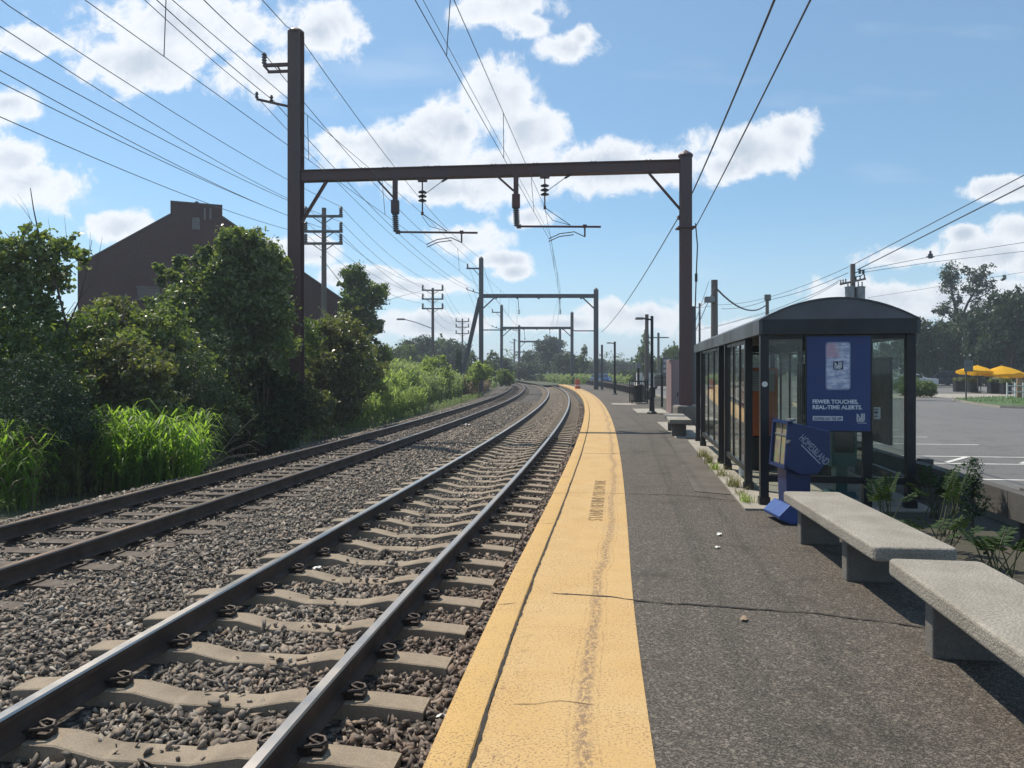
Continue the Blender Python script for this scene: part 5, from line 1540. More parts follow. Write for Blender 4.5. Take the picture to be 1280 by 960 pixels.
# bench inside the shelter
br = empty('slatted_bench', Vector(SO) + hd * 3.4 + nw * (SW - .45), SRZ, 'dark slatted bench inside the glass shelter', 'bench')
mb = MB()
for i in range(5): mb.box((-.2 + i * .1, 0, .45), (.08, 2.6, .04))
mb.build('seat', M_bronze, br)
mb = MB()
for i in range(3): mb.box((.27, 0, .58 + i * .13), (.03, 2.6, .09))
mb.build('backrest', M_bronze, br)
for y in (-1.1, 1.1): MB().box((0, y, .21), (.4, .06, .42)).box((.27, y, .6), (.04, .05, .6)).build('leg', M_black, br)

# ticket machine inside
tr_ = empty('ticket_machine', Vector(SO) + hd * 3.62 + nw * .52, SRZ, 'orange and dark ticket machine inside the shelter', 'ticket machine')
MB().box((0, 0, .29), (.56, .5, .56), bev=.01).build('base', M_black, tr_)
MB().box((0, 0, 1.15), (.58, .5, 1.14), bev=.025).build('cabinet', M_orange, tr_)
MB().box((.0, -.255, 1.5), (.46, .02, .34)).build('louvre_panel', surf('panel_grey', (0.22, 0.23, 0.22), .5), tr_)
mb = MB()
for i in range(8): mb.box((0, -.27, 1.36 + i * .04), (.42, .012, .014))
mb.build('louvre_slats', surf('slat_grey', (0.3, 0.31, 0.3), .5), tr_)
MB().box((-.295, 0, 1.35), (.012, .38, .45)).build('screen', M_carglass, tr_); MB().box((-.3, .0, .9), (.02, .3, .16)).build('keypad', M_galv, tr_)
vr = empty('small_validator', Vector(SO) + hd * 2.6 + nw * .16, SRZ, 'slim pale stand with a red label beside the ticket machine', 'stand')
MB().box((0, 0, .38), (.16, .2, .72), bev=.01).build('stand_body', M_white, vr)
MB().box((0, 0, .8), (.2, .24, .12), bev=.02).build('stand_head', M_black, vr)
MB().box((-.0, -.103, .5), (.13, .006, .26)).build('label_plate', surf('label_red', (0.35, 0.06, 0.06), .5), vr)
# teal paper box behind the end glass
tb = empty('newspaper_box', Vector(SO) + hd * .75 + nw * 1.08, SRZ + .15, 'teal newspaper box standing behind the shelter end glass', 'newspaper box', 'newspaper boxes')
MB().prism([(-.2, .45), (.2, .45), (.22, 1.0), (.1, 1.15), (-.2, 1.15)], -.22, .22, 'X').build('box_body', M_teal, tb)
MB().box((0, -.21, .82), (.34, .012, .36)).build('window', M_carglass, tb)
MB().box((0, 0, .26), (.2, .2, .4)).build('pedestal', M_teal, tb)
MB().prism([(-.24, .02), (.24, .02), (.14, .1), (-.14, .1)], -.22, .22, 'X').build('base_plate', M_teal, tb)
tb.scale = (.75, .75, .95)

# blue paper box in front of the shelter
bx = empty('newspaper_box', (3.36, 8.45, 0), 0.02, 'blue newspaper box with white slanted lettering before the shelter', 'newspaper box', 'newspaper boxes')
def bl(px, py, Z=8.25): p = at(px, py, Z); return (p.x - 3.36, p.z)
side = [bl(989.5, 528), bl(1037.5, 539), bl(1038.5, 572), bl(1022, 593), bl(1000, 594), bl(985, 585.5)]
MB().prism(side, -.2, .27, 'Y').build('box_body', M_blue, bx, bevel=.012)
f0, f1 = side[0], side[-1]
d_ = Vector((f1[0] - f0[0], 0, f1[1] - f0[1])); nrm = Vector((-d_.z, 0, d_.x)).normalized()
if nrm.x > 0: nrm = -nrm
def fr(t_, y, o_=0.0): v_ = Vector((f0[0], 0, f0[1])) + d_ * t_ + nrm * o_; return (v_.x, y, v_.z)
mb = MB()
mb.bar(fr(-.02, .035, .02), fr(.05, .035, .02), .47, .05, up=nrm)
for y in (-.185, .255): mb.bar(fr(-.02, y, .02), fr(1.0, y, .02), .03, .05, up=nrm)
mb.bar(fr(.95, .035, .02), fr(1.02, .035, .02), .47, .05, up=nrm)
mb.build('front_frame', M_blue, bx)
def mat_papers():
    m, nt, out = newmat('magazine_fronts'); q = NT(nt)
    tc = q.n('ShaderNodeTexCoord').outputs['Generated']
    ck = q.n('ShaderNodeTexVoronoi', {'Vector': tc, 'Scale': 4.0}, distance='CHEBYCHEV')
    c = q.mix(.55, (.3, .25, .13, 1), ck.outputs['Color'], 'MULTIPLY')
    c = q.mix(.35, c, (.3, .28, .2, 1))
    b_ = q.n('ShaderNodeBsdfPrincipled', {'Base Color': c, 'Roughness': .4}); q.link(b_.outputs[0], out.inputs[0]); return m
MB().bar(fr(.06, .035, .006), fr(.94, .035, .006), .4, .012, up=nrm).build('display_window', mat_papers(), bx)
mb = MB(); mb.bar(fr(.06, .035, .016), fr(.94, .035, .016), .012, .008, up=nrm); mb.bar(fr(.3, -.16, .016), fr(.3, .23, .016), .02, .008, up=nrm); mb.build('window_bars', M_galv, bx)
mb = MB(); mb.box((side[0][0] + .05, .0, side[0][1] + .012), (.05, .12, .03)); mb.box((side[0][0] + .12, .12, side[0][1] + .006), (.06, .08, .03)); mb.build('coin_slot', M_galv, bx)
MB().tube([fr(.42, -.215, .02), fr(.42, -.235, .05)], .02, 8).build('handle', M_galv, bx)
nk = [bl(986, 588), bl(1018, 594), bl(1017, 640), bl(988, 640)]
MB().prism(nk, -.1, .16, 'Y').build('pedestal', M_blue, bx, bevel=.008)
ft0 = [bl(986, 631), bl(1022, 640), bl(1022, 658), bl(986, 658), bl(973, 649), bl(972, 645)]
ft0 = [(x, max(z, .004)) for x, z in ft0]
MB().prism(ft0, -.22, .26, 'Y').build('foot', surf('foot_blue_sunlit', (0.035, 0.085, 0.28), .35, scale=5), bx, bevel=.006)  # lighter than the box blue: sunlight on the foot put into its colour
mb = MB()
t0 = Vector(bl(996, 551) + (0,)); t1 = Vector(bl(1026, 581) + (0,))
xd = Vector((t1.x - t0.x, 0, t1.y - t0.y)); ang = xd.normalized()
tx = text('lettering', 'HOMES&LAND', .115, frame((t0.x + .01, -.2035, t0.y + .022), ang, Vector((0, -1, 0)).cross(ang)), surf('faded_white', (0.36, 0.4, 0.52), .6), None, .0, 'LEFT', 1.0, .0005)
xs = [v_.co.x for v_ in tx.data.vertices]; tx.matrix_world = tx.matrix_world @ Matrix.Diagonal((xd.length * 1.12 / max(xs), 1, 1, 1)); tx.parent = bx
mb = MB(); u0 = Vector((t0.x, -.203, t0.y)) + ang * .06; mb.bar(u0, u0 + ang * (xd.length * .8), .002, .012, up=Vector((0, -1, 0)).cross(ang)); mb.build('lettering_rule', surf('faded_white', (0.36, 0.4, 0.52)), bx)

# ------------------------------------------------------------------ grass tufts at the shelter foot
def tuft(px, py, n, h, label, mat=L_tuft):
    p = gr(px, py); r = random.Random(px)
    root = empty('grass_tuft', p, 0, label, 'grass tuft', 'weeds along the shelter edge')
    blades('leaf_blades', [(r.gauss(0, .045), r.gauss(0, .06), 0) for _ in range(n)], h * .5, h * 1.1, .006, mat, px, False, .8, None, root)
tuft(878, 572, 70, .2, 'pale dry grass tuft at the far end of the shelter foot'); tuft(886, 580, 80, .26, 'dry grass tuft at the second pane of the shelter', L_tuft)
tuft(893, 588, 60, .16, 'green grass tuft between two shelter panels', L_weed2); tuft(903, 596, 50, .16, 'low pale tuft under the near shelter panel')
tuft(917, 610, 70, .22, 'straw coloured tuft beside the shelter door post'); tuft(934, 629, 60, .15, 'small green tuft at the corner of the shelter slab', L_weed2); tuft(925, 620, 30, .12, 'tiny pale tuft by the shelter door')
# ------------------------------------------------------------------ leafy weeds between benches and guard rail
def sprig(x, y, h, n, spread, label, seed, mat=L_mid, ll=.09):
    root = empty('leafy_weed', (x, y, 0), 0, label, 'weed', 'weeds behind the benches')
    r = random.Random(seed); mb = MB(); V = []; Fc = []
    for _ in range(n):
        a = r.uniform(0, 2 * PI); t_ = Vector((math.cos(a) * spread * r.uniform(.3, 1), math.sin(a) * spread * r.uniform(.3, 1), h * r.uniform(.55, 1)))
        b0 = Vector((r.gauss(0, .06), r.gauss(0, .06), 0)); m_ = b0.lerp(t_, .5) + Vector((0, 0, h * .18))
        mb.tube([b0, m_, t_], [.007, .005, .002], 5, cap=False)
        d = (t_ - m_).normalized(); s_ = d.cross(Vector((0, 0, 1))).normalized()
        for j in range(9):
            f = j / 8; q0 = (m_.lerp(t_, f) if f > .0 else m_)
            for sg in (-1, 1):
                o_ = (s_ * sg + d * .35 + Vector((0, 0, r.uniform(-.35, .1)))).normalized() * ll * (1.1 - .5 * f) * r.uniform(.8, 1.2); w_ = d * ll * .17
                b_ = len(V); V.extend([q0, q0 + o_ * .5 + w_, q0 + o_, q0 + o_ * .5 - w_]); Fc.extend((b_, b_ + 1, b_ + 2, b_ + 3))
    mb.build('stem', surf('green_stem', (0.06, 0.07, 0.03), .8), root)
    link_mesh('leaves', np_mesh('leaves', [v_[:] for v_ in V], Fc, 4), mat, root)
sprig(4.35, 7.6, .72, 9, .4, 'leafy weed with feathered leaves behind the far end of the bench', 1, L_dark)
sprig(3.85, 6.9, .42, 9, .4, 'low feathered weed behind the middle of the speckled bench', 2, L_dark)
sprig(3.9, 7.9, .6, 10, .4, 'thin weed growing against the shelter end glass', 3, L_dark)
sprig(4.0, 6.2, .35, 12, .4, 'small weed at the edge of the bench shadow', 5, L_dark)
sprig(4.75, 8.6, .6, 12, .35, 'low weed at the foot of the right shelter post', 6, L_dark)
c = empty('dwarf_conifer', (4.62, 7.62, 0), 0, 'small upright dark conifer poking above the guard rail', 'conifer', 'weeds behind the benches')
leaf_cloud('crown', [(0, 0, .66, .07, .07, .12), (0, 0, .5, .08, .08, .14), (.05, 0, .36, .1, .1, .14), (-.06, .03, .25, .12, .12, .12)], 1500, .035, L_conif, c, 81, .5, 12, .35)
MB().tube([(0, 0, 0), (0, 0, .6)], [.012, .005], 5).build('trunk', M_bark, c)

# ------------------------------------------------------------------ guard rails along the car park
def guard_rail(Z0, Z1, off, label, step, h=.5, bh=.26, bw=.14):
    p = P(Z0, off); root = empty('guard_rail', p, 0, label, 'guard rail', 'timber guard rails along the car park')
    far = bh < .2; s = root.location.copy(); n = int((Z1 - Z0) / step); Zq = [Z0 + i * step for i in range(n + 1)]
    mb = MB()
    for z0, z1 in zip(Zq, Zq[1:]): mb.bar(P(z0 + .004, off, h - bh / 2), P(z1 - .004, off, h - bh / 2), bw, bh)
    mb.build('rail_beam', M_timber, root, shift=s)
    for z in Zq:
        t_ = tang(z); MB().box(P(z, off + .15, h / 2 - .03), (.24 if far else .15, .15, h + .1), rz=-math.atan2(t_.x, t_.y)).build('rail_post', M_timber, root, shift=s)
guard_rail(3.2, 25.7, 6.25, 'broad grey timber guard rail behind the benches and shelter', 2.5)
guard_rail(44, 100, 5.35, 'long low guard rail with many short posts along the far platform', 1.75, .66, .12, .1)
kb = sweep('kerb', [(6.62, -.03), (6.62, .1), (6.64, .12), (6.77, .12), (6.79, .1), (6.79, -.03)], [z for z in ZL if 0 <= z <= 110], M_pad)
tag(kb, kind='structure')
# white bay lines
def bay(Z, o0, o1, w=.1, dz=0.0):
    a, b = P(Z, o0), P(Z, o1); d = (b - a).normalized(); n_ = Vector((-d.y, d.x, 0)) * w / 2
    return MB().add([(p.x, p.y, -.025) for p in (a - n_, b - n_, b + n_, a + n_)], [(0, 1, 2, 3)])
M_line = surf('road_paint', (0.6, 0.6, 0.58), .8, scale=3, dark=(0.42, 0.42, 0.41))
mk = MB()
for Z, o0, o1 in ((10.6, 7.2, 12.5), (12.9, 6.9, 14), (15.0, 6.9, 15), (16.2, 6.9, 15), (18.8, 6.9, 10.8), (20.8, 6.9, 10.5), (23.2, 6.9, 10.7), (25.8, 6.9, 10.7), (28.4, 6.9, 10.7), (31, 6.9, 10.7)):
    m_ = bay(Z, o0, o1); mk.add(m_.v, m_.f)
for i in range(6):
    a, b = P(15.1, 7.2 + i * 1.3), P(16.1, 8.0 + i * 1.3); d = (b - a).normalized(); n_ = Vector((-d.y, d.x, 0)) * .05
    mk.add([(p.x, p.y, -.021) for p in (a - n_, b - n_, b + n_, a + n_)], [(0, 1, 2, 3)])
tag(mk.build('bay_markings', M_line), kind='structure')

# ------------------------------------------------------------------ platform furniture farther along
def lamp_post(px, py_base, ytop, arm_px, label, r=.07):
    b = gr(px, py_base); Z = b.y; h = at(0, ytop, Z).z
    root = empty('lamp_post', b, 0, label, 'lamp post', 'lamp posts along the platform')
    MB().lathe([(.2, 0), (.2, .05), (.11, .1), (.085, .7), (r * 1.1, .85), (r, 1.0), (r, h)], n=10).build('post', M_black, root)
    MB().box((.0, -.12, .85), (.2, .1, .4)).build('control_box', M_black, root)
    a = at(arm_px, 0, Z).x - b.x
    MB().tube([(0, 0, h - .15), (a * .55, 0, h - .1)], .035, 6).build('lamp_arm', M_black, root)
    MB().box((a * .78, 0, h - .1), (abs(a) * .5, .25, .09), bev=.02).build('lamp_head', M_galv, root)
lamp_post(815, 517, 395, 795, 'black lamp post with a flat head, nearest along the platform', .06)
lamp_post(768.5, 493, 427, 759, 'second lamp post farther along the platform', .08)
b = gr(752.5, 487); MB_ = MB().lathe([(.14, 0), (.12, .3), (.1, at(0, 431, b.y).z)], n=8).build('plain_post', M_steel_far); MB_.location = b; tag(MB_, 'thin plain post between second portal and second lamp post', 'post')
# slatted bin enclosure
b = gr(799.5, 504.5); be = empty('bin_cage', b, 0, 'black barred bin enclosure beside the lamp post', 'bin enclosure')
for sx in (-.4, .4):
    for sy in (0, .7): MB().box((sx, sy, .63), (.06, .06, 1.26)).build('cage_post', M_black, be)
mb = MB()
for z in (.12, 1.16): mb.box((0, 0, z), (.74, .05, .06)); mb.box((0, .7, z), (.74, .05, .06)); mb.box((-.4, .35, z), (.05, .64, .06)); mb.box((.4, .35, z), (.05, .64, .06))
for i in range(7): mb.box((-.32 + i * .107, 0, .64), (.03, .03, 1.0))
mb.build('cage_bars', M_black, be)
MB().lathe([(.24, .05), (.27, .95), (.2, 1.0)], (0, .35, 0), 12).build('bin_liner', M_black, be)
MB().box((0, .35, .01), (.9, .9, .02)).build('cage_floor', M_pad, be)
# two posts with white boxes behind it
for px, py, yt, w, lab, m in ((798, 500, 455, .28, 'slim dark post with a pale square cap behind the bin enclosure', M_galv), (806.5, 499, 466, .5, 'white double utility box on a post behind the bin enclosure', M_white)):
    b = gr(px, py); h = at(0, yt, b.y).z; root = empty('utility_post', b, 0, lab, 'utility post')
    MB().tube([(0, 0, 0), (0, 0, h - .2)], .07 if m is M_galv else .05, 8).build('post', M_black, root)
    if m is M_galv: MB().box((0, 0, h - .1), (w, .2, .3), bev=.02).build('cap_box', m, root)
    else:
        for sx in (-.35, .35): MB().box((sx, 0, h - .35), (.34, .25, .7), bev=.02).build('meter_box', m, root)
        MB().box((0, 0, h - .5), (.8, .06, .06)).build('crosspiece', M_black, root)
# information sign on two posts
b = gr(831, 509); h = at(0, 447, b.y).z; sg = empty('information_sign', b, .5, 'black information sign on two posts left of the pinkish cabinet', 'sign')
for sx in (-.17, .17): MB().box((sx, 0, h / 2 - .02), (.08, .08, h - .04)).build('sign_post', M_black, sg)
MB().box((0, -.06, h - .42), (.42, .06, .8), bev=.01).build('sign_board', surf('sign_grey', (0.12, 0.13, 0.14), .5), sg)
mb = MB()
for i in range(3): mb.box((0, -.095, h - .16 - i * .24), (.32, .008, .14))
mb.build('sign_panel', surf('sign_pale', (0.4, 0.42, 0.44), .5), sg)
# cabinet
b = gr(846, 516); cb = empty('metal_cabinet', b, .1, 'tall pinkish grey metal cabinet left of the near right post', 'cabinet')
h = at(0, 450, b.y).z
MB().box((0, .2, h / 2), (.55, .7, h), bev=.015).build('cabinet_body', M_rust, cb)
MB().box((-.12, -.157, h * .5), (.24, .02, h * .92)).build('door', M_rust, cb); MB().box((-.02, -.175, h * .35), (.04, .03, .16)).build('handle', M_black, cb)
MB().box((-.26, -.02, h + .02), (.14, .3, .04)).build('cap_strip', M_galv, cb)
# red barrel at the platform end
b = gr(722, 486); rb = empty('traffic_barrel', b, 0, 'orange red barrel at the far end of the platform', 'barrel')
h = .95; MB().lathe([(.3, 0), (.3, .06), (.26, .07), (.24, .4), (.235, .8), (.2, .95)], n=12).build('barrel_body', surf('barrel_red', (0.6, 0.12, 0.06), .5), rb)
MB().lathe([(.262, .0), (.258, .12)], (0, 0, .28), 12).build('barrel_band', M_white, rb)

# ------------------------------------------------------------------ poles and wires on the right
def plain_pole(px, yt, Z, r, label, zb=0.0, mat=M_wood):
    t_ = at(px, yt, Z); root = empty('utility_pole', (t_.x, Z, zb), 0, label, 'utility pole', 'utility poles beyond the platform')
    MB().tube([(0, 0, 0), (0, 0, t_.z - zb)], [r * 1.2, r], 10).build('pole', mat, root)
    return root, t_
rp, tp1 = plain_pole(893, 350, 38, .16, 'short leaning-cable pole just right of the near steel post')
MB().box((-.3, -.2, tp1.z - 1.0), (.5, .25, .3), bev=.05).build('lamp_head', M_galv, rp)
rp, tp2 = plain_pole(959, 369, 60, .13, 'slim pole above the left part of the shelter roof')
MB().box((0, -.1, tp2.z - .2), (.5, .2, .5), bev=.05).build('top_fitting', M_insgrey, rp)
rp, tp3 = plain_pole(1066, 330, 48, .15, 'transformer pole rising over the middle of the shelter roof')
for x, y in ((-.32, -.3), (.32, -.32)):
    MB().lathe([(.05, -.65), (.28, -.65), (.29, .4), (.31, .42), (.31, .48), (.05, .52)], (x, y, tp3.z - 1.95), 14).build('transformer', M_galv, rp, smooth=True)
    mb = MB()
    for j in (-.12, .12): insulator(mb, (x + j, y, tp3.z - 1.45), (x + j, y, tp3.z - 1.15), .045, 3)
    mb.build('bushing', M_insul, rp)
mb = MB(); a, b = (-.85, -.1, tp3.z - 1.3), (.75, -.14, tp3.z - .95); mb.bar(a, b, .1, .12); xa = mb.build('crossarm', M_wood, rp)
for f in (.03, .12, .22, .62, .78, .95):
    c = Vector(a).lerp(Vector(b), f); insulator(MB(), c + Vector((0, 0, .06)), c + Vector((0, 0, .28)), .05, 2).build('insulator', M_insul, xa)
mb = MB(); mb.tube([(0, -.12, tp3.z - .6), (.5, -.2, tp3.z - .45)], .03, 5); mb.tube([(0, -.12, tp3.z - .85), (.5, -.2, tp3.z - .75)], .03, 5); mb.box((.35, -.18, tp3.z - .5), (.12, .1, .3)); mb.box((.58, -.18, tp3.z - .55), (.12, .1, .3)); mb.build('switch_gear', M_insul, rp)
plain_pole(808.5, 393, 46, .11, 'grey utility pole standing just behind the near lamp post')
rp, tp4 = plain_pole(823, 416, 95, .14, 'distant pole with a crossarm between lamp post and bright tree')
MB().box((0, 0, tp4.z - .6), (2.6, .12, .14)).build('crossarm', M_wood, rp)
plain_pole(874.5, 379, 55, .07, 'very thin pole right beside the near steel post', mat=M_steel_far)
plain_pole(866.3, 383, 27, .1, 'grey conduit pole close behind the near right post', mat=M_steel_far)
RW = 'wires beyond the platform'
def rwire(pts3, r, label, sag=0.0): return wire([at(*p) for p in pts3], sag, r, label, RW, n=10)
rwire([(1400, 145, 26), (1280, 219, 31), (1066, 331, 47.8)], .022, 'uppermost wire running from the right edge to the transformer pole top')
rwire([(1400, 170, 26), (1280, 232, 31), (1072, 337, 47.8)], .03, 'thick wire just below the uppermost one right of the transformer pole')
rwire([(1400, 288, 50), (1280, 303, 52), (1163, 321, 55), (1075, 338, 47.8)], .018, 'wire with a dark spacer right of the transformer pole')
rwire([(1400, 305, 50), (1280, 314, 52), (1163, 328, 55), (1075, 341, 47.8)], .016, 'thin wire below the one with the spacer')
rwire([(1400, 312, 75), (1280, 340, 80), (1150, 362, 86), (1085, 372, 90)], .018, 'faint wire passing behind the tall ragged tree')
rwire([(1066, 331, 47.8), (959, 372, 60), (895, 381, 66), (860, 383, 70)], .016, 'wire from the transformer pole top down to the slim pole', .15)
rwire([(1060, 341, 47.8), (960, 375, 60), (902, 386, 64)], .02, 'second wire between transformer pole and slim pole', .2)
rwire([(1050, 350, 47.8), (1000, 374, 55), (940, 395, 66), (880, 410, 80)], .018, 'lower pair wire left of the transformer pole', .1)
rwire([(1048, 353, 47.8), (998, 378, 55), (930, 399, 66), (870, 413, 80)], .014, 'lowest pair wire left of the transformer pole', .1)
rwire([(895, 360, 38), (958, 381, 60)], .05, 'thick drooping black cable between the two poles left of the shelter roof', .75)
rwire([(895, 355, 38), (870, 412, 34)], .018, 'guy wire down to the left of the short pole', 0)
rwire([(894, 365, 38), (870, 385, 34)], .014, 'slack wire left of the short pole', .12)
rwire([(886, 352, 38), (870, 400, 30)], .012, 'thin slanting guy by the near steel post', 0)
sp = MB(); p = at(1163, 321, 55); sp.box(p + Vector((0, 0, .05)), (.3, .2, .35), bev=.05); sp.box(p + Vector((0, 0, .3)), (.12, .1, .25)); sp.box(p, (.55, .08, .08)); tag(sp.build('cable_spacer', M_insul), 'dark spacer clamped on a wire above the ragged tree', 'cable spacer')

# ------------------------------------------------------------------ across the car park
isl = [gr(1190, 500), gr(1215, 504.5), gr(1250, 509), gr(1330, 512), gr(1500, 512), gr(1500, 497), gr(1330, 496.5), gr(1262, 497), gr(1215, 498.5)]
mb = MB(); mb.prism([(p.x, p.y) for p in isl], -.04, .08, 'Z'); tag(mb.build('island_kerb', M_pad), kind='structure')
cen = sum(isl, Vector()) / len(isl); r2 = random.Random(4)
mb = MB(); mb.prism([((p.x - cen.x) * .985 + cen.x, (p.y - cen.y) * .96 + cen.y) for p in isl], .0, .1, 'Z'); tag(mb.build('grass_island', surf('lawn', (0.07, 0.12, 0.035), .95, scale=1.5, dark=(0.05, 0.09, 0.03))), kind='structure')
def inside(p, poly):
    c = False; j = len(poly) - 1
    for i in range(len(poly)):
        if (poly[i].y > p[1]) != (poly[j].y > p[1]) and p[0] < (poly[j].x - poly[i].x) * (p[1] - poly[i].y) / (poly[j].y - poly[i].y) + poly[i].x: c = not c
        j = i
    return c
sp_ = [p for p in ((r2.uniform(24, 50), r2.uniform(32, 52), .1) for _ in range(9000)) if inside(p, isl)]
tag(blades('lawn_blades', sp_, .06, .16, .012, L_lawn, 9, False, .6), 'mown green grass on the kerbed island by the umbrellas', 'grass')
patch_a = (patch('far_pavement', [gr(1080, 492), gr(1400, 492), gr(1400, 497), gr(1200, 497), gr(1080, 497)], -.024, M_pad))
patch_b = (patch('far_drive', [gr(1080, 490), gr(1500, 490), Vector((80, 120, 0)), Vector((30, 120, 0))], -.022, M_lot))
# round clipped bush
b = gr(1150, 496); root = empty('clipped_bush', b, 0, 'rounded clipped bush right of the shelter post across the car park', 'bush')
leaf_cloud('foliage', [(0, 0, .55, 1.0, .8, .5), (.5, 0, .5, .55, .6, .42), (-.6, 0, .5, .6, .6, .42)], 9000, .09, L_mid, root, 91, .3, 30, .6, shell=(.75, 1.02)); MB().tube([(0, 0, 0), (0, 0, .5)], .05, 6).build('stem', M_bark, root)
b = gr(1133, 494); root = empty('clipped_bush', b, 0, 'smaller bush seen through the right shelter glass', 'bush')
leaf_cloud('foliage', [(0, 0, .7, .9, .8, .65), (.3, 0, .5, .7, .6, .45)], 6000, .1, L_mid, root, 92, .3, 30, .6, shell=(.75, 1.02)); MB().tube([(0, 0, 0), (0, 0, .5)], .05, 6).build('stem', M_bark, root)
# parasols
M_par = leafmat('parasol_cloth', (0.75, 0.42, 0.02), (0.75, 0.42, 0.02), .35, .8, (0.9, 0.55, 0.03), .2)
def parasol(px, py_top, Z, r, tilt, label, seed):
    p = at(px, 0, Z); ht = at(0, py_top, Z).z
    root = empty('parasol', (p.x, Z, 0), seed * .4, label, 'parasol', 'yellow parasols of the outdoor tables')
    Mt = Matrix.Rotation(tilt, 3, 'Y'); vs_ = [(Mt @ Vector((0, 0, 0))) + Vector((0, 0, ht))]; n = 16; rows = ((.5, -.24), (1.0, -.55), (1.0, -.75))
    for (f, dz) in rows:
        for k_ in range(n):
            a = 2 * PI * k_ / n; sc_ = f * r * (1.0 if k_ % 2 == 0 else .955)
            vs_.append(Mt @ Vector((math.cos(a) * sc_, math.sin(a) * sc_, dz + (.04 if k_ % 2 else 0) * f)) + Vector((0, 0, ht)))
    fs = [(0, 1 + k_, 1 + (k_ + 1) % n) for k_ in range(n)]
    for j in range(2): fs += [(1 + j * n + k_, 1 + (j + 1) * n + k_, 1 + (j + 1) * n + (k_ + 1) % n, 1 + j * n + (k_ + 1) % n) for k_ in range(n)]
    MB().add(vs_, fs).build('canopy', M_par, root)
    MB().tube([(0, 0, 0), (0, 0, ht + .12)], .025, 6).build('pole', M_galv, root); MB().lathe([(.28, 0), (.28, .06), (.04, .12), (.04, .3)], n=10).build('base', M_black, root)
parasol(1222, 456.5, 61, 1.5, .1, 'leftmost yellow parasol, opened wide and level', 1)
parasol(1252, 457, 60, 1.35, -.12, 'middle yellow parasol tilted to the left', 2)
parasol(1264, 460.5, 63, 1.15, .1, 'rightmost small yellow parasol half behind the others', 3)
def planter(px0, px1, py, h, label, seed):
    a, b = gr(px0, py), gr(px1, py); w = (b - a).length; root = empty('planter', (a + b) / 2, 0, label, 'planter', 'dark planters round the outdoor tables')
    MB().box((0, 0, h / 2), (w, .5, h), bev=.02).build('planter_box', M_black, root)
    leaf_cloud('plants', [(x, 0, h + .12, .3, .25, .2) for x in np.linspace(-w / 2 + .25, w / 2 - .25, 4)], 900, .12, L_olive, root, seed, .5, 12, .5)
planter(1193, 1209, 489.5, .85, 'dark planter below the leftmost parasol', 1); planter(1211, 1221, 490.5, .8, 'narrow dark planter in the middle of the parasol terrace', 2); planter(1236, 1250, 492, .85, 'dark planter below the middle parasol', 3); planter(1252, 1262, 492.5, .8, 'dark planter next to the white railing', 4)
for px, py, lab in ((1226, 489, 'dark chair and table set under the leftmost parasol'), (1243, 489, 'dark cafe table behind the planter of the middle parasol')):
    b = gr(px, py); root = empty('cafe_table', b, 0, lab, 'table', 'outdoor tables')
    MB().lathe([(.45, .72), (.45, .75)], n=14).build('table_top', M_black, root); MB().tube([(0, 0, .03), (0, 0, .72)], .035, 6).build('table_leg', M_black, root); MB().lathe([(.25, 0), (.25, .03)], n=10).build('table_base', M_black, root)
a, b = gr(1259, 499), gr(1279, 499); fr_ = empty('white_railing', a, 0, 'low white post and rail fence on the grass island', 'railing')
s = fr_.location.copy(); mb = MB()
for z in (.35, .72): mb.bar(a + Vector((0, 0, z + .1)), b + Vector((0, 0, z + .1)), .04, .05)
mb.build('rails', M_white, fr_, shift=s)
for f in (0, .5, 1): MB().box(a.lerp(b, f) + Vector((0, 0, .5)), (.07, .07, 1.0)).build('railing_post', M_white, fr_, shift=s)
a = gr(1277, 499); bx2 = empty('tan_screen', a, 0, 'tan wooden screen at the right edge beside the white railing', 'screen')
MB().box((.4, .3, .6), (1.0, .06, 1.2)).build('screen_panel', surf('tan_wood', (0.42, 0.27, 0.17), .8), bx2)
for x in (-.08, .88): MB().box((x, .26, .65), (.08, .08, 1.3)).build('screen_post', surf('tan_wood', (0.42, 0.27, 0.17), .8), bx2)
b = gr(1207.5, 502); rs = empty('road_sign', b, 0, 'thin road sign seen edge-on in front of the leftmost parasol', 'sign')
h = at(0, 455, b.y).z; MB().box((0, 0, h / 2), (.06, .06, h)).build('sign_post', M_timber, rs); MB().box((.12, -.04, h - .1), (.5, .02, .62), bev=.008).build('sign_plate', surf('sign_back', (0.16, 0.16, 0.17), .6), rs)

